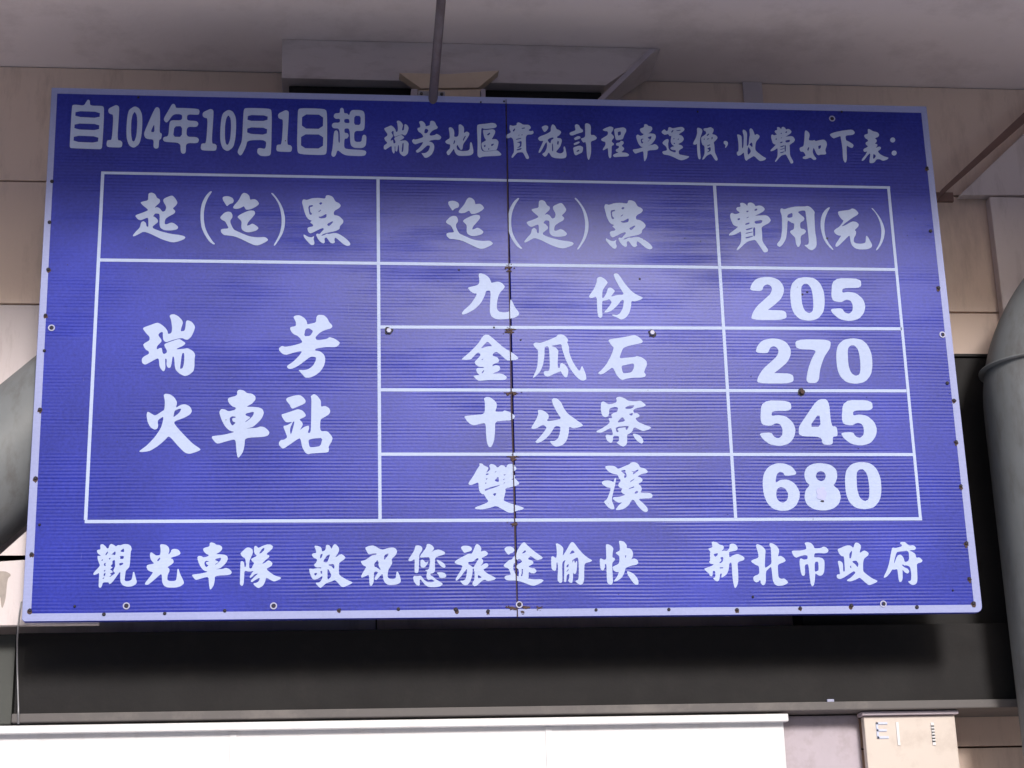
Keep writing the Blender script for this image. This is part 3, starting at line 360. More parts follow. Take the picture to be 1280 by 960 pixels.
'價': (800,150,9.846,"""700,105 715,93 760,110 770,140 740,220 735,300 740,400 748,470 735,488 715,470 705,400 702,290 680,305 655,300 655,280 690,215 705,160|780,105 830,100 870,88 905,110 905,140 885,175 930,185 957,215 940,245 905,275 915,310 920,400 945,450 958,490 940,503 920,490 890,440 870,415 820,440 790,480 765,492 770,470 795,420 795,320 765,305 755,260 750,215 790,190 815,170 810,140 785,130|-780,240 795,225 795,245|-820,185 850,165 850,180 825,200|-880,215 890,205 895,225 880,245|-820,235 850,225 850,235 825,242|-825,315 860,300 865,310 830,325|-825,355 860,335 868,345 868,380 830,400 830,390 855,370"""),
'，': (800,150,9.846,"""1030,265 1050,255 1080,270 1083,300 1060,340 1045,340 1055,310 1030,290"""),
'收': (910,150,9.846,"""110,180 130,178 165,195 170,240 172,360 190,330 195,200 178,140 185,118 210,125 235,160 232,240 230,330 255,300 260,220 270,180 262,120 280,100 305,120 320,160 330,190 355,170 390,195 385,220 345,265 335,320 335,370 370,405 430,450 472,472 450,495 400,507 370,490 320,440 280,465 245,485 230,502 210,490 200,440 195,395 160,430 125,443 108,420 110,395 130,385 130,300 120,220|-265,300 290,275 300,295 300,335 270,310|-240,380 250,330 280,375 275,400 245,430"""),
'如': (910,150,9.846,"""945,135 965,128 1000,160 1005,195 990,250 1040,255 1065,245 1075,262 1120,250 1180,240 1210,265 1218,310 1195,370 1210,415 1195,425 1140,425 1115,435 1090,420 1065,360 1050,340 1040,390 1055,435 1090,475 1075,492 1050,490 1015,460 960,483 920,475 920,455 960,440 930,390 890,390 878,350 895,335 930,325 940,240|-975,360 995,330 1000,345 985,385|-1110,320 1145,310 1140,345 1115,360"""),
'下': (1010,150,9.846,"""265,175 330,150 430,130 530,118 560,130 578,160 550,185 460,190 465,250 500,265 555,300 560,320 545,345 510,335 475,310 475,400 478,480 468,522 450,522 430,480 425,350 405,230 400,195 350,215 315,228 285,205"""),
'表': (1010,150,9.846,"""735,115 750,110 800,140 850,150 875,175 870,205 820,225 845,245 845,270 820,290 855,300 850,325 830,345 880,325 900,340 890,365 855,385 890,425 940,450 995,465 970,490 920,503 880,480 840,485 820,520 790,532 760,530 755,510 770,400 730,440 690,495 660,505 665,480 710,425 730,385 700,395 680,380 685,355 720,340 740,325 710,300 710,275 735,265 740,245 705,225 690,195 700,180 740,170|-805,415 835,440 820,470 800,478"""),
'：a': (1010,150,9.846,"""1042,213 1065,223 1075,246 1065,269 1042,279 1019,269 1009,246 1019,223"""),
'：b': (1010,150,9.846,"""1060,374 1083,384 1093,407 1083,430 1060,440 1037,430 1027,407 1037,384"""),
'自': (80,120,9.846,"""98,130 110,110 150,108 245,120 270,80 290,48 305,46 318,58 320,120 460,122 482,130 492,150 490,300 470,630 458,650 440,655 90,642 76,635 70,610|-153,188 432,198 428,268 150,255|-143,340 425,348 420,420 138,408|-133,490 413,500 408,573 128,562"""),
'1': (80,120,9.846,"""545,170 560,150 600,130 640,112 665,120 680,140 675,250 655,545 700,550 720,575 712,625 690,635 540,630 522,605 530,550 550,543 590,543 610,230 570,222 548,205"""),
'０': (80,120,9.846,"""870,125 925,150 960,220 965,330 955,480 930,590 860,642 800,610 770,520 768,400 780,250 800,170|-870,205 895,250 900,340 890,480 865,550 840,540 828,460 830,320 845,240"""),
'４': (80,120,9.846,"""1150,135 1180,160 1183,300 1175,450 1200,460 1205,480 1195,530 1170,540 1165,640 1130,650 1100,630 1105,535 1030,530 1000,515 985,480 990,440 1060,280 1120,150|-1110,345 1112,445 1068,440"""),
'年': (200,120,9.846,"""145,105 165,95 180,103 190,120 195,148 280,148 470,158 488,185 480,225 460,232 335,225 330,303 450,308 475,340 455,382 330,378 325,503 450,505 482,535 465,582 320,578 318,690 300,710 275,710 255,690 250,575 60,565 35,540 45,505 105,495 115,330 140,298 270,302 275,225 165,222 100,315 75,328 48,300 50,270 120,150|-180,378 268,375 265,500 165,497"""),
'月': (200,120,9.846,"""1030,165 1060,147 1350,154 1378,190 1368,700 1350,735 1290,742 1230,735 1195,700 1200,650 1230,640 1300,655 1310,540 1075,545 1060,620 1010,720 985,735 955,700 960,665 1010,560 1020,350|-1090,235 1318,243 1312,305 1085,305|-1085,388 1310,395 1305,475 1080,462"""),
'日': (330,125,9.846,"""415,130 440,100 740,108 778,145 775,640 750,680 440,668 405,630|-478,183 720,188 715,350 475,345|-467,428 720,432 715,592 465,588"""),
'起r': (330,125,9.846,"""935,110 960,93 982,115 985,165 1025,165 1045,190 1055,170 1060,150 1085,122 1200,125 1240,155 1240,345 1215,382 1110,380 1110,500 1140,518 1200,515 1210,440 1235,425 1262,445 1255,560 1215,592 1110,590 1062,555 1055,350 990,350 990,405 1030,408 1045,440 1025,475 990,475 985,580 1010,605 1240,618 1262,645 1240,692 1020,685 960,660 905,610 880,690 850,702 825,675 845,590 860,390 890,370 915,395 915,520 935,530 930,350 850,348 832,315 850,280 935,280 935,230 880,232 855,205 870,165 935,162|-990,236 1045,234 1052,285 990,280|-1115,198 1188,200 1185,305 1110,302"""),
'2': (930,335,8,"""55,225 75,160 120,110 200,88 280,92 350,120 395,180 400,240 370,310 310,365 240,418 240,420 420,425 428,520 70,520 80,460 130,380 210,310 265,260 282,210 265,175 230,162 195,180 180,232"""),
'0': (930,335,8,"""460,250 475,160 530,105 610,90 700,100 760,150 800,240 808,350 795,440 740,510 650,530 560,515 500,460 470,380|-575,200 600,170 635,168 670,210 685,290 690,380 680,430 645,442 605,415 580,340"""),
'5': (930,335,8,"""882,102 1165,105 1175,200 985,200 980,250 1040,238 1120,250 1190,310 1215,380 1200,450 1150,510 1060,533 960,515 890,460 860,410 980,402 1005,445 1050,460 1085,430 1088,370 1065,325 1020,315 970,345 870,325"""),
'7': (935,415,8,"""470,75 825,75 825,155 760,250 720,370 705,510 578,510 600,370 640,260 690,178 480,172"""),
'4': (940,490,8,"""655,72 768,72 792,345 848,345 858,442 805,447 810,528 705,528 692,447 470,445 465,350 540,240|-670,215 685,345 578,345"""),
'6': (945,570,8,"""415,185 290,203 270,165 235,158 205,185 192,275 240,238 320,235 390,275 435,350 438,420 400,500 330,545 250,550 170,530 110,470 75,380 65,270 75,180 120,110 200,72 290,75 365,110|-205,380 215,330 250,315 290,330 318,380 310,435 275,463 240,455 212,425"""),
'8': (945,570,8,"""480,190 500,120 560,80 640,70 740,85 800,130 815,200 795,270 770,292 830,340 850,410 830,480 770,530 680,548 580,535 510,490 482,420 495,340 540,292 500,260|-600,200 615,165 645,153 680,165 695,200 685,235 650,250 615,235"""),
}
# where each one stands: None = exactly where it was traced, else a box (x0, y0, x1, y1)
PLACES = [('自',None),('1',None),('０',None),('４',None),('年',None),('1',(250.8,136.2,271.1,188.5)),('０',(275.2,137,295.3,189.3)),('月',None),('1',(345.2,137.7,365.2,190)),('日',None),('起r',None),
('瑞',(479.6,150.8,510.9,195.4)),('芳',(515.2,151,551.8,197.2)),('地',None),('區',None),('實',None),('施',None),('計',None),('程',None),('車',(790.9,155.1,823.1,201.6)),('運',None),('價',None),('，',None),('收',None),('費',(962.8,158.6,993.8,204.5)),('如',None),('下',None),('表',None),('：a',None),('：b',None),
('起',None),('（',(250.5,239,269,305.8)),('迄',(274.8,241,335.6,306.9)),('）',(338.5,241,356.5,307)),('點',(377.5,244,438,307.5)),
('迄',None),('（',None),('起',(654.8,250,717.5,310.6)),('）',None),('點',None),
('費',None),('用',None),('(',None),('元',None),(')',None),
('瑞',None),('芳',None),('火',None),('車',(264.4,487,337.1,572.2)),('站',None),
('九',None),('份',None),('金',None),('瓜',None),('石',None),('十',None),('分',None),('寮',None),('雙',None),('溪',None),
('2',None),('0',None),('5',None),('2',(944,423,992.3,479.4)),('7',None),('0',(1045,422.8,1090.6,480)),('5',(948.8,500.6,994.6,557.9)),('4',None),('5',(1050.6,500,1096.3,557.3)),('6',None),('8',None),('0',(1055.9,577.5,1101.9,636.9)),
('觀',None),('光',None),('車',None),('隊',None),('敬',None),('祝',None),('您',None),('旅',None),('途',None),('愉',None),('快',None),('新',None),('北',None),('市',None),('政',None),('府',None)]

# ---------------------------------------------------------------- the fare sign (front face in the plane y = 0)
SX0, SX1, SZ1 = -1.8, 1.8, 4.94966
SZ0 = SZ1 - 2.14966
sign = thing('fare_sign', 'large blue board with white Chinese lettering and a table of taxi fares', 'sign', (0, 0, SZ0))

def B(px, py):
    """photograph pixel -> (x, z) on the face of the sign"""
    p = at(px, py, 0.0)
    return p.x, p.z

def SEAMX(z):
    xa, za = B(632.5, 126); xb, zb = B(647, 768)
    return xa + (xb - xa) * (z - za) / (zb - za)

def panel(name, left):
    b = bmesh.new()
    r = 0.025
    zt, zb = SZ1, SZ0
    g_ = 0.0022
    if left:
        pts = [(SX0, zb + 0.008), (SX0, zt), (SEAMX(zt) - g_, zt), (SEAMX(zb) - g_, zb), (SX0 + 0.008, zb)]
    else:
        pts = [(SEAMX(zb) + g_, zb), (SEAMX(zt) + g_, zt), (SX1, zt)] + [(SX1 - r + r * cos(a), zb + r - r * sin(a)) for a in (0, .4, .8, 1.2, pi / 2)]
    return prism(name, pts, 0.0, 0.026, M_BLUE, sign, 0.0015)
panel('sign_panel', True); panel('sign_panel', False)
# metal frame behind the panels
box('frame_rail', SX0 + 0.03, SX1 - 0.03, 0.028, 0.068, SZ0 + 0.05, SZ0 + 0.09, M_GALV, sign, 0.002)
box('frame_rail', SX0 + 0.03, SX1 - 0.03, 0.028, 0.068, SZ1 - 0.09, SZ1 - 0.05, M_GALV, sign, 0.002)
for x in (-1.6, -0.02, 1.55):
    box('frame_post', x - 0.02, x + 0.02, 0.030, 0.070, SZ0 + 0.092, SZ1 - 0.092, M_GALV, sign, 0.002)
    for z in (SZ0 + 0.3, SZ1 - 0.35):
        box('wall_bracket', x - 0.03, x + 0.03, 0.072, WY - 0.002, z, z + 0.06, M_GALV, sign, 0.003)

# print on the face: every sheet lies 0.6 mm or more above the panel
def sheet(name, polys, m, y=-0.0010, jit=0.0):
    """closed outline sheets with real thickness; polys: list of lists of (x, z)"""
    b = bmesh.new()
    for pts in polys:
        vs_ = [b.verts.new((x, y, z)) for x, z in pts]
        f = b.faces.new(vs_)
        r = bmesh.ops.extrude_face_region(b, geom=[f])
        for v in r['geom']:
            if isinstance(v, bmesh.types.BMVert): v.co.y = 0.0002
    return from_bm(name, b, m, sign)

def line(name, p, q, w, m, y=-0.0010, n=1):
    (xa, za), (xb, zb) = B(*p), B(*q)
    d = Vector((xb - xa, zb - za)).normalized(); nx, nz = -d.y * w / 2, d.x * w / 2
    return sheet(name, [[(xa + nx, za + nz), (xb + nx, zb + nz), (xb - nx, zb - nz), (xa - nx, za - nz)]], m, y)

# pale border band, four strips mitred at the corners
oT = [(SX0 + 0.001, SZ1 - 0.001), (SX1 - 0.001, SZ1 - 0.001), (SX1 - 0.001, SZ0 + 0.001), (SX0 + 0.001, SZ0 + 0.001)]
iT = [B(71.5, 117), B(1151.5, 141), B(1217.5, 756), B(38.8, 767)]
sheet('border_strip', [[oT[0], oT[1], iT[1], iT[0]]], M_BORD)
a = 0.025
arc = [(SX1 - 0.001 - a + a * cos(t), SZ0 + 0.001 + a - a * sin(t)) for t in (0, .4, .8, 1.2, pi / 2)]
sheet('border_strip', [[oT[1], arc[0], arc[1], arc[2], iT[2], iT[1]]], M_BORD)
sheet('border_strip', [[arc[2], arc[3], arc[4], (oT[3][0] + 0.008, oT[3][1]), (oT[3][0], oT[3][1] + 0.008), iT[3], iT[2]]], M_BORD)
sheet('border_strip', [[(oT[3][0], oT[3][1] + 0.008), oT[0], iT[0], iT[3]]], M_BORD)

# ruled table
LW = 0.0125
RULES = [((126.5, 216), (1112.5, 234.5), 0.011), ((106, 652), (1152.5, 648.5), 0.0125), ((128.5, 216), (107, 650), 0.0125), ((1110.5, 234.5), (1150.5, 648.5), 0.0115),
         ((124.5, 325), (1120, 337), LW), ((475, 408.8), (1127, 411), LW), ((475, 487.3), (1133, 488.6), LW), ((474.5, 567.8), (1141, 568.3), LW),
         ((472.5, 224), (475, 650), LW), ((893, 231), (919.5, 648), LW)]
for i, (p, q, w_) in enumerate(RULES):
    line('table_rule', p, q, w_, M_LETT, -0.0008 - 0.0003 * (i % 2 if i > 3 else (i > 1)) - (0.0004 if i >= 8 else 0))

def smooth(pts, it=2, k=0.2):
    for _ in range(it):
        out = []
        n = len(pts)
        for i in range(n):
            a_, b_ = pts[i], pts[(i + 1) % n]
            out.append((a_[0] + (b_[0] - a_[0]) * k, a_[1] + (b_[1] - a_[1]) * k))
            out.append((a_[0] + (b_[0] - a_[0]) * (1 - k), a_[1] + (b_[1] - a_[1]) * (1 - k)))
        pts = out
    return pts

def inside(p, poly):
    c, j = False, len(poly) - 1
    for i in range(len(poly)):
        xi, yi = poly[i]; xj, yj = poly[j]
        if (yi > p[1]) != (yj > p[1]) and p[0] < (xj - xi) * (p[1] - yi) / (yj - yi) + xi: c = not c
        j = i
    return c

def glyph(key, place):
    x0, y0, s, data = GLYPHS[key]
    cs = []
    for c in data.split('|'):
        hole = c.strip().startswith('-')
        c = c.strip().lstrip('-')
        pts = []
        for q in c.split():
            u, v = q.split(',')
            pts.append((x0 + float(u) / s, y0 + float(v) / s))
        cs.append([hole, pts])
    if place:
        xs = [p[0] for _, c in cs for p in c]; ys = [p[1] for _, c in cs for p in c]
        ax, ay, bx, by = min(xs), min(ys), max(xs), max(ys)
        for c in cs:
            c[1] = [(place[0] + (p[0] - ax) / (bx - ax) * (place[2] - place[0]), place[1] + (p[1] - ay) / (by - ay) * (place[3] - place[1])) for p in c[1]]
    outers = [smooth([B(*p) for p in c]) for h, c in cs if not h]
    holes = []
    for h, c in cs:
        if h:
            mx_, my_ = sum(p[0] for p in c) / len(c), sum(p[1] for p in c) / len(c)
            holes.append(smooth([B(mx_ + (p[0] - mx_) * 1.08, my_ + (p[1] - my_) * 1.08) for p in c], 1))
    bm = bmesh.new()
    rx, rz = B(640, 480)
    for i, o in enumerate(outers):
        cu = bpy.data.curves.new('c', 'CURVE')
        cu.dimensions = '2D'; cu.fill_mode = 'BOTH'; cu.extrude = 0.0003
        for pl in [o] + [h for h in holes if inside((sum(p[0] for p in h) / len(h), sum(p[1] for p in h) / len(h)), o)]:
            sp = cu.splines.new('POLY'); sp.points.add(len(pl) - 1)
            for q, (x, z) in zip(sp.points, pl): q.co = (x, z, 0, 1)
            sp.use_cyclic_u = True
        ob = bpy.data.objects.new('c', cu)
        me = bpy.data.meshes.new_from_object(ob)
        me.transform(Matrix.Translation((0, -0.0004 - 0.0003 * i, 0)) @ Matrix.Rotation(pi / 2, 4, 'X'))
        bm.from_mesh(me)
        bpy.data.meshes.remove(me); bpy.data.objects.remove(ob); bpy.data.curves.remove(cu)
    me = bpy.data.meshes.new('character')
    bm.to_mesh(me); bm.free()
    me.transform(Matrix.Translation(-world_loc(sign)))
    return link_mesh('digit' if key in '0245678１０４1' else ('bracket' if key in '（）()' else 'character'), me, M_LETT, sign)

for k, pl in PLACES: glyph(k, pl)

# seam between the two boards, with rust around its clips
seam_pts = [(632.5, 124.5), (633.5, 180), (634.4, 240), (635.6, 300), (636.2, 345), (637.2, 400), (638.2, 450), (639.3, 510), (641.2, 570), (642.8, 630), (644.2, 690), (646, 740), (646.8, 771)]
L_, R_ = [], []
for x, y in seam_pts:
    w_ = random.uniform(0.0006, 0.0012) if y < 235 else random.uniform(0.0014, 0.0032)
    X, Z = B(x, y)
    L_.append((X - w_, Z)); R_.append((X + w_, Z))
sheet('seam_strip', [L_ + R_[::-1]], M_SEAM, -0.0022)

def blob(name, px, py, rx, ry, m, y=-0.0028, n=16, rough=0.35, drip=0.0):
    X, Z = B(px, py)
    pts = []
    for k in range(n):
        a_ = 2 * pi * k / n
        q = 1 + random.uniform(-rough, rough)
        dz = sin(a_) * ry * q
        if dz < 0: dz *= 1 + drip
        pts.append((X + cos(a_) * rx * q, Z + dz))
    return sheet(name, [smooth(pts, 1)], m, y)
for x, y, rx, ry in ((636, 334.5, .018, .005), (636, 338.5, .010, .009), (637, 415, .016, .008), (638.3, 412, .022, .004), (634.5, 493, .008, .006), (643, 492, .009, .007), (640, 491, .024, .003), (641.5, 574, .013, .010), (641, 571, .024, .004), (642.5, 655.5, .016, .006),
                     (641, 760.5, .020, .007), (657, 759.5, .016, .006), (674, 760, .010, .005), (650, 754, .007, .004), (635, 759, .01, .003), (653, 765, .007, .005)):
    blob('rust_patch', x, y, rx * 0.8, ry * 0.8, M_RUST, -0.0028 - random.uniform(0, 0.0008), 22, 0.5)
    for _ in range(5):
        blob('rust_patch', x + random.gauss(0, rx * 260), y + random.gauss(0, ry * 330), random.uniform(.0012, .0035), random.uniform(.001, .0022), M_RUST, -0.0024 - random.uniform(0, 0.0003), 8, 0.4)
blob('peeled_patch', 1027, 618, 0.020, 0.028, mat('lilac_smudge', (0.40, 0.44, 0.74), 0.5, 0.15, 60), -0.0026, 18, 0.2)
blob('dirt_mark', 1028, 626.5, 0.007, 0.0035, M_SCREW, -0.0030, 10, 0.25)

# screws and washers
def disc(r, y0, y1, x, z, n=12, dome=0.6, ri=None):
    b = bmesh.new()
    if ri is None:
        prof = [(r, y0), (r, y0 + (y1 - y0) * 0.5), (r * dome, y1)]
        rings = [[b.verts.new((x + q * cos(2 * pi * k / n), yy, z + q * sin(2 * pi * k / n))) for k in range(n)] for q, yy in prof]
        for a_, c_ in zip(rings, rings[1:]):
            for k in range(n): b.faces.new((a_[k], a_[(k + 1) % n], c_[(k + 1) % n], c_[k]))
        b.faces.new(rings[-1]); b.faces.new(rings[0])
    else:
        prof = [(r, y0), (r, y1), (ri, y1), (ri, y0)]
        rings = [[b.verts.new((x + q * cos(2 * pi * k / n), yy, z + q * sin(2 * pi * k / n))) for k in range(n)] for q, yy in prof]
        for i in range(4):
            a_, c_ = rings[i], rings[(i + 1) % 4]
            for k in range(n): b.faces.new((a_[k], a_[(k + 1) % n], c_[(k + 1) % n], c_[k]))
    return b

SCREWS = [(65, 227), (62, 278), (60.5, 337), (57, 394), (55.5, 438.5), (50, 512), (44.5, 598), (39.5, 692.5), (37.5, 763), (130, 768), (206, 767), (281, 763.5), (424, 762.5), (498, 761.5), (570, 762), (610, 764),
          (745, 762.5), (836, 762), (921, 762), (1000, 760), (1064, 757), (1146, 759), (1216.5, 754), (1158.6, 210), (1163, 289), (1173, 360), (1184, 479), (1192.5, 500.6), (1195, 552.5), (1201, 607.5), (1208, 679), (1211.6, 723.5),
          (601, 128), (630, 127), (872, 140), (49.5, 656), (93.5, 758), (941, 746), (1191, 738), (173, 122), (1052, 140)]
for i, (x, y) in enumerate(SCREWS):
    X, Z = B(x, y)
    r = random.uniform(0.0058, 0.0076) if i < 32 else random.uniform(0.0035, 0.005)
    o = from_bm('screw', disc(r, -0.0012, -0.006, X, Z, 12), M_SCREW, sign)
    if i < 32 and random.random() < 0.6: blob('rust_patch', x, y + 0.8, r * 1.25, r * 1.2, M_RUST, -0.0016, 12, 0.35, 0.5)
for x, y in ((64.5, 410), (158, 757.5), (342, 757.5), (1104, 755), (1178, 418.5), (1040, 148.5), (649, 756)):
    X, Z = B(x, y)
    from_bm('washer', disc(0.0130, -0.0012, -0.0032, X, Z, 18, ri=0.0085), M_WASHER, sign)
    from_bm('screw', disc(0.007, -0.0008, -0.0026, X + (0.003 if x > 1100 else 0), Z, 10), M_SCREW, sign)
for x, y in ((486, 414), (815, 416.5), (1002, 490.5)):
    X, Z = B(x, y)
    blob('rust_patch', x, y, 0.016, 0.016, M_SCREW, -0.0024, 14, 0.25)
    from_bm('bolt', disc(0.0105, -0.002, -0.012, X, Z, 6, dome=0.85), M_RUST if x > 900 else M_WASHER, sign)
for x, y in ((573.5, 337.5), (617.5, 409.5), (799.5, 348.5), (1003, 368), (1009, 365), (651, 425), (1034, 298)):
    blob('dirt_mark', x, y, 0.004, 0.004, M_SCREW, -0.0026, 9, 0.3)

M_DUST = mat('faded_streak', (0.11, 0.12, 0.44), 0.55, 0.25, 60)
for _ in range(34):
    x = random.uniform(80, 1190); y = random.uniform(150, 740)
    X, Z = B(x, y); a_ = random.choice((0, 0, pi / 2, random.uniform(-0.6, 0.6))) + random.uniform(-0.08, 0.08)
    L = random.uniform(0.015, 0.06); w_ = random.uniform(0.0006, 0.0012)
    dx_, dz_ = cos(a_) * L / 2, sin(a_) * L / 2; nx_, nz_ = -sin(a_) * w_ / 2, cos(a_) * w_ / 2
    sheet('scratch', [[(X - dx_, Z - dz_), (X + nx_, Z + nz_), (X + dx_, Z + dz_), (X - nx_, Z - nz_)]], M_DUST, -0.00035)
for _ in range(40):
    x = random.uniform(80, 1190); y = random.uniform(150, 745)
    blob('dirt_mark', x, y, random.uniform(.001, .0022), random.uniform(.001, .0022), M_SCREW, -0.0026, 7, 0.3)

# ---------------------------------------------------------------- what stands round the sign
def P2(px, py, Y):
    p = at(px, py, Y); return (p.x, p.z)

# long dark girder behind and below the sign
gd = thing('steel_girder', 'black steel girder running along just under the blue sign', 'girder', (0, 0.35, 2.4))
zt_, zb_ = at(640, 785, 0.34).z, at(640, 884, 0.34).z
xL = at(22, 800, 0.34).x
prism('web', [(xL, zb_), (3.6, zb_ + 0.0), (3.6, zt_), (xL, zt_)], 0.34, 0.56, M_DARK, gd, 0.004)
box('bottom_flange', xL, 3.6, 0.30, 0.58, zb_ - 0.035, zb_ - 0.002, M_FLANGE, gd, 0.004)
pz = box('end_plate', -3.6, xL - 0.008, 0.345, 0.56, zb_ - 0.035, zt_ - 0.004, mat('grey_green_steel', (0.06, 0.065, 0.06), 0.6, 0.3, 6), gd, 0.004)
# dark post right of the sign
xa = 1.2
xb_ = at(1262, 600, 0.40).x
po = thing('dark_post', 'dark brown steel post between the right edge of the sign and the grey pipe', 'post', (1.9, 0.4, zt_))
box('post_body', xa, xb_, 0.40, 0.55, zt_ + 0.004, at(1200, 447, 0.40).z, M_DARK, po, 0.006)
box('cap_plate', xa - 0.01, xb_ + 0.012, 0.39, 0.56, at(1200, 447, 0.40).z + 0.002, at(1200, 443, 0.40).z, M_DARK, po, 0.002)

# bent pipes
def arc_path(p0, p1, p2, n=14):
    return [p0.lerp(p1, t).lerp(p1.lerp(p2, t), t) for t in [i / n for i in range(n + 1)]]
R_P = 0.235
def edge_axis(px, py, nx, nz, Y):
    p = at(px, py, Y); return Vector((p.x + nx * R_P, Y, p.z + nz * R_P))
pr = thing('bent_pipe', 'grey steel pipe rising beside the right edge of the sign and bending away', 'pipe', (2.2, 0.14, 0.14))
YP = 0.12
c0 = edge_axis(1252, 860, 1, 0, YP); c1 = edge_axis(1231.5, 455, 1, 0, YP)
base = Vector((c1.x, YP, 0.14))
c1.x = c0.x = (c0.x + c1.x) / 2 + 0.03; c1.z -= 0.10
knee = Vector((c1.x, YP, c1.z + 0.16)); out = knee + Vector((0.9, 0, 0.95))
path = [Vector((c1.x, YP, 0.14)), Vector((c1.x, YP, 1.2)), Vector((c1.x, YP, c1.z - 0.12))] + arc_path(Vector((c1.x, YP, c1.z - 0.10)), knee, knee + Vector((0.24, 0, 0.25)))[1:] + [out]
tube('pipe_body', path, R_P, M_PIPE, pr, 48)
zj = at(1262, 438, YP - R_P).z
tube('weld_ring', [(c1.x, YP, zj - 0.004), (c1.x, YP, zj + 0.004)], R_P + 0.003, M_PIPE, pr, 48)
tube('flange', [(c1.x, YP, 0.142), (c1.x, YP, 0.17)], R_P + 0.08, M_PIPE, pr, 32, False)
pl = thing('bent_pipe', 'grey steel pipe slanting up behind the left edge of the sign', 'pipe', (-2.6, 0.30, 2.7))
YL = 0.30
m_ = (at(0, 480, YL) + at(0, 687, YL)) / 2; m2 = (at(45, 435, YL) + at(35, 652, YL)) / 2
d_ = Vector((1, 0, 0.93)).normalized()
RL = 0.5 * (at(0, 480, YL).z - at(0, 687, YL).z) * d_.x * 0.985
cc = Vector((m_.x, YL, m_.z))
path = [cc - d_ * 1.6, cc, cc + d_ * 0.5] + arc_path(cc + d_ * 0.55, cc + d_ * 0.85, cc + d_ * 0.85 + Vector((0.35, 0, 0)))[1:] + [cc + d_ * 0.85 + Vector((1.6, 0, 0))]
tube('pipe_body', path, RL, M_PIPE, pl, 48)

# slanting rod from the ceiling to the top of the sign
a_, b_ = at(555.5, -40, -0.42), at(541, 131, -0.03)
rod = thing('hanger_rod', 'grey steel rod slanting down from the ceiling to the top edge of the sign', 'rod', (b_.x, -0.03, b_.z))
b_rod = b_
top = a_ + (a_ - b_) * ((ZC + 0.02 - a_.z) / (a_.z - b_.z))
tube('rod_body', [b_ + Vector((0, 0.075, 0)), top + Vector((0, 0.075, 0))], 0.019, M_ROD, rod, 16)
tube('clamp', [b_ + Vector((0, 0.075, 0.006)), b_ + Vector((0.001, 0.075, 0.03))], 0.026, M_ROD, rod, 16)

# bulkhead and dark beam above the sign
YB = 0.30
bk = thing('ceiling_bulkhead', 'grey boxed bulkhead under the ceiling above the middle of the sign', 'bulkhead', (0, YB, 5.1))
zlo = at(640, 104, YB).z
x0 = P2(352, 108, YB)[0]; x1 = P2(757, 104, YB)[0]
zhi = ZC - 0.002
k = P2(779, 92, YB)
xs_ = x1 + (k[0] - x1) * (zhi - zlo) / (k[1] - zlo)
prism('bulkhead_board', [(x0, zlo), (x1, zlo), (xs_, zhi), (x0, zhi)], YB, 0.58, mat('bulkhead_paint', (0.62, 0.55, 0.57), 0.7, 0.08, 3, stain=(0.3, 0.24, 0.23), stain_amt=0.6, stain_scale=3.5, stretch=(1, 1, 3)), bk, 0.003)
# lilac trim on its slanting end
p0, p1 = P2(757, 123, YB - 0.012), P2(797, 84, YB - 0.012)
dx, dz = p1[0] - p0[0], p1[1] - p0[1]
tt = (ZC - 0.01 - p0[1]) / dz
q1 = (p0[0] + dx * tt, p0[1] + dz * tt)
q0 = (p0[0] - dx * 0.8, p0[1] - dz * 0.8)
sh = 0.030
prism('end_trim', [q0, q1, (q1[0] - sh, q1[1]), (q0[0] - sh, q0[1])], YB - 0.012, YB - 0.002, M_LIL, bk, 0.001)
bm_ = thing('dark_beam', 'dark steel beam hidden mostly behind the top edge of the sign', 'beam', (0, 0.34, 4.8))
box('beam_body', x0 + 0.03, P2(752, 118, 0.36)[0], 0.36, 0.57, 4.70, zlo - 0.004, M_DARK, bm_, 0.004)
box('beam_lip', x0 + 0.03, P2(748, 118, 0.36)[0], 0.34, 0.358, 4.70, 4.73, M_DARK, bm_, 0.001)

# flared cream bracket behind the rod
YC = 0.24
br = thing('flared_bracket', 'cream flared bracket with dark side cheeks behind the hanger rod', 'bracket', (-0.2, YC, 4.9))
prism('flare', [P2(499, 91, YC), P2(562, 92.5, YC), P2(624, 88, YC), P2(598, 109.5, YC), P2(526, 110.5, YC)], YC, YB - 0.003, M_CREAM, br, 0.002)
prism('neck', [P2(523, 112, YC), P2(600, 111, YC), P2(602, 150, YC), P2(523, 150, YC)], YC + 0.004, YB + 0.02, M_CREAM, br, 0.002)
for xa_, xc_ in ((514, 522), (601, 607)):
    prism('side_cheek', [P2(xa_, 111, YC), P2(xc_, 111, YC), P2(xc_, 150, YC), P2(xa_, 150, YC)], YC + 0.001, YB + 0.02, M_LIL, br, 0.001)

# pale conduit crossing the wall above the sign
cd = thing('wall_trunking', 'flat pale lilac trunking on the cream wall above the top right part of the sign', 'trunking', (0.8, WY - 0.02, 4.7))
c_ = at(941, 105, WY - 0.02)
box('trunking', c_.x - 0.045, c_.x + 0.045, WY - 0.012, WY - 0.001, 4.0, ZC - 0.001, mat('pale_lilac', (0.66, 0.58, 0.62), 0.6, 0.06, 9), cd, 0.003)

# brown slanting brace at the upper right
bc = thing('slanting_brace', 'rusty brown flat brace slanting up to the right from the sign edge', 'brace', (2.0, 0.5, 4.3))
YR = 0.52
prism('brace_bar', [P2(1166, 254, YR), P2(1176, 238, YR), P2(1300, 122, YR), P2(1306, 132, YR)], YR - 0.012, YR, M_BRACE, bc, 0.0015)
box('fixing_plate', P2(1150, 246, YR)[0], P2(1192, 246, YR)[0], YR + 0.001, YR + 0.02, P2(1170, 251, YR)[1], P2(1170, 240, YR)[1], M_BRACE, bc, 0.001)
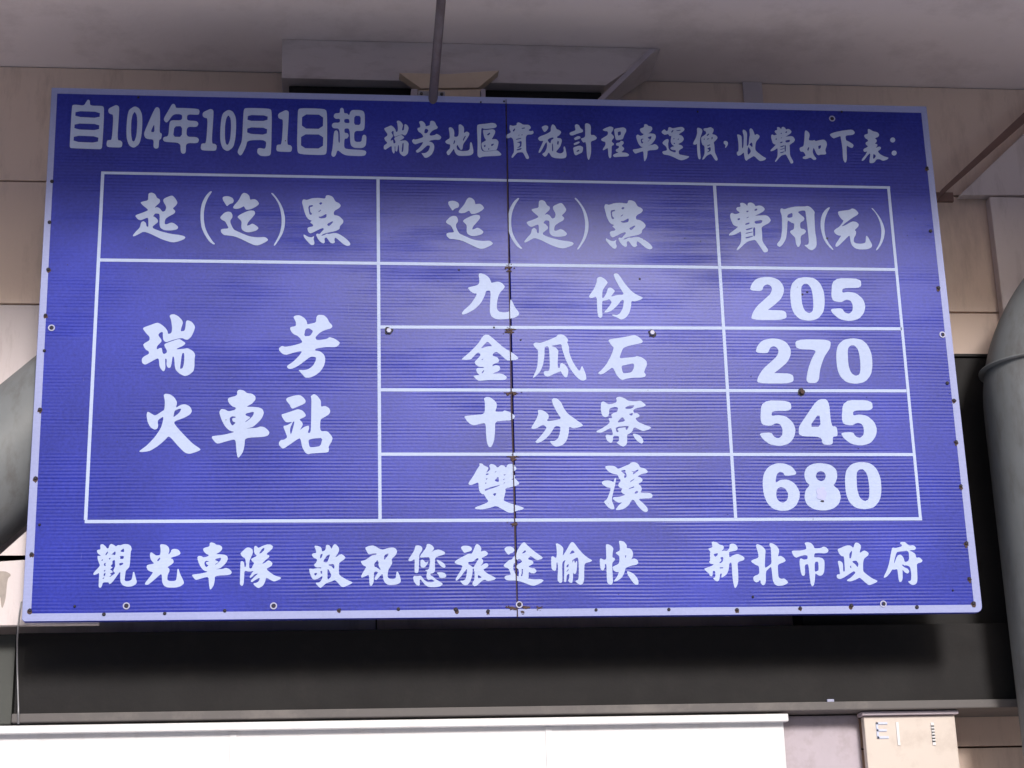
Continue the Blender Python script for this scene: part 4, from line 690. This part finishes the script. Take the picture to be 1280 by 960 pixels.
# pale pillar right
pi_ = thing('pale_pillar', 'pale pillar face on the wall above the bend of the right pipe', 'pillar', (2.6, 0.5, 2.4))
YPI = 0.54
xp = P2(1247, 330, YPI)[0]
box('pillar_face', xp, xp + 0.9, YPI, WY - 0.004, 2.6, P2(1247, 246, YPI)[1], M_WALLP, pi_, 0.006)
prism('pillar_haunch', [(xp + 0.02, P2(1247, 243, YPI)[1]), P2(1300, 243, YPI), (xp + 0.9, P2(1247, 243, YPI)[1]), (xp + 0.9, ZC - 0.3), P2(1318, 130, YPI), P2(1200, 243, YPI)], YPI + 0.008, WY - 0.004, M_WALLP, pi_, 0.004)

# thin cable down the left side of the sign
cb = thing('cable', 'thin grey cable hanging from the lower left corner of the sign', 'cable', (-1.85, 0.1, 2.3))
tube('cable_run', [at(27, 752, 0.09), at(24.5, 768, 0.1), at(22.5, 785, 0.15), at(21.5, 800, 0.29), at(21.5, 830, 0.325), at(22.5, 868, 0.325), at(23, 884, 0.29), at(23, 905, 0.29)], 0.0035, M_GALV, cb, 8)

# below the girder: white fascia, grey column, cream signboard
YF = 0.30
zf = zb_ - 0.045
fs = thing('white_fascia', 'long white fascia board under the black girder', 'fascia', (0, YF, 1.9))
xf = P2(983, 905, YF)[0]
box('fascia_board', -3.6, xf, YF + 0.04, YF + 0.10, zf - 0.45, zf, M_WHITE, fs, 0.006)
box('drip_edge', -3.6, xf + 0.01, YF, YF + 0.038, zf - 0.03, zf - 0.001, M_WHITE, fs, 0.003)
gc = thing('grey_column', 'pale grey column standing right of the white fascia under the girder', 'column', (P2(1034, 900, YF)[0], 0.5, 0.14))
box('column_shaft', xf + 0.012, P2(1086, 905, YF)[0], 0.42, 0.58, 0.14, zf + 0.006, M_LIL, gc, 0.01)
ss = thing('shop_signboard', 'cream signboard with pale blue and white letters at the lower right under the girder', 'sign', (1.45, YF, 2.0))
xs0, xs1 = P2(1085, 905, YF)[0], P2(1200, 905, YF)[0]
box('board', xs0, xs1, YF + 0.05, YF + 0.09, zf - 0.45, zf - 0.01, M_BOARD, ss, 0.005)
box('top_rail', xs0 - 0.01, xs1 + 0.01, YF + 0.03, YF + 0.10, zf - 0.008, zf + 0.006, M_LIL, ss, 0.002)
def strokes(name, segs, ox, oz, s, m, w=0.006):
    b = bmesh.new()
    for xa, za, xb, zb in segs:
        q = box_bm(ox + min(xa, xb) * s - w / 2, ox + max(xa, xb) * s + w / 2, YF + 0.046, YF + 0.0495, oz + min(za, zb) * s - w / 2, oz + max(za, zb) * s + w / 2)
        me = bpy.data.meshes.new('t'); q.to_mesh(me); q.free(); b.from_mesh(me); bpy.data.meshes.remove(me)
    return from_bm(name, b, m, ss)
M_PBL = mat('pale_blue_letter', (0.60, 0.66, 0.88), 0.5, 0.03)
ox, oz = P2(1090, 922, YF + 0.046)
strokes('letter', [(0, 0, 0, 1), (0.01, 1, .7, 1), (0.01, .5, .6, .5), (0.01, 0, .7, 0)], ox + 0.025, oz, 0.055, M_PBL, 0.008)
ox, oz = P2(1124, 930, YF + 0.046)
strokes('letter', [(0, 0, 0, 1)], ox, oz, 0.08, M_WHITE, 0.010)
ox, oz = P2(1168, 930, YF + 0.046)
strokes('letter', [(0, 0.02 + i * .14, 0, 0.08 + i * .14) for i in range(7)], ox, oz, 0.085, M_WHITE, 0.012)
# small pale clip on the girder
cl = thing('pale_clip', 'small pale clip on the lower edge of the black girder', 'clip', (1.1, 0.33, 2.5))
c_ = at(1038, 876, 0.33)
box('clip_body', c_.x - 0.014, c_.x + 0.014, 0.325, 0.338, c_.z - 0.008, c_.z + 0.006, M_WASHER, cl, 0.002)

# pale board under the left pipe
wb = thing('pale_board', 'pale pinkish board with streaks left of the lower left corner of the sign', 'board', (-1.95, 0.2, 2.7))
YW = 0.20
zg = zt_ + 0.004
zm = P2(15, 695, YW)[1]
prism('lower_sheet', [(-3.3, zg), (-1.55, zg), (-1.55, zm - 0.0007), (-3.3, zm - 0.0007)], YW, YW + 0.03, M_WALLP, wb, 0.0015)
prism('upper_sheet', [(-2.35, zm + 0.0007), (-1.55, zm + 0.0007), P2(150, 560, YW), P2(-10, 702, YW)], YW, YW + 0.03, M_WALLP, wb, 0.0015)
sm = P2(2, 730, YW)
b_ = bmesh.new()
pts = [(sm[0] - 0.05, sm[1] + 0.045), (sm[0] + 0.01, sm[1] + 0.05), (sm[0] + 0.035, sm[1] + 0.035), (sm[0] + 0.02, sm[1] + 0.02), (sm[0] + 0.018, sm[1] - 0.06), (sm[0] + 0.006, sm[1] - 0.10), (sm[0] - 0.004, sm[1] - 0.03), (sm[0] - 0.05, sm[1] - 0.12)]
prism('grime_streak', smooth(pts, 2), YW - 0.0012, YW - 0.0002, mat('grime', (0.42, 0.37, 0.34), 0.9, 0.25, 40), wb)

box('backing_strip', -2.6, -1.6, YW + 0.004, YW + 0.028, zm - 0.0006, zm + 0.0006, M_BOARD, wb)
M_BOLT = mat('worn_bolt', (0.06, 0.055, 0.05), 0.6, 0.3, 80)
# foot clamp of the rod on the sign, with two bolts
rp_ = b_r = b_rod
box('foot_plate', b_r.x - 0.055, b_r.x + 0.055, 0.028, 0.034, SZ1 - 0.06, SZ1 + 0.035, M_GALV, rod, 0.001)
for dx_ in (-0.042, 0.042):
    from_bm('plate_bolt', disc(0.007, 0.0275, 0.021, b_r.x + dx_, SZ1 + 0.022, 6, dome=0.8), M_BOLT, rod)
# joint caulk, fascia joints
for x in (-1.05, 0.15):
    box('joint_cover', x - 0.012, x + 0.012, YF + 0.036, YF + 0.0395, zf - 0.45, zf - 0.032, M_WHITE, fs, 0.0008)
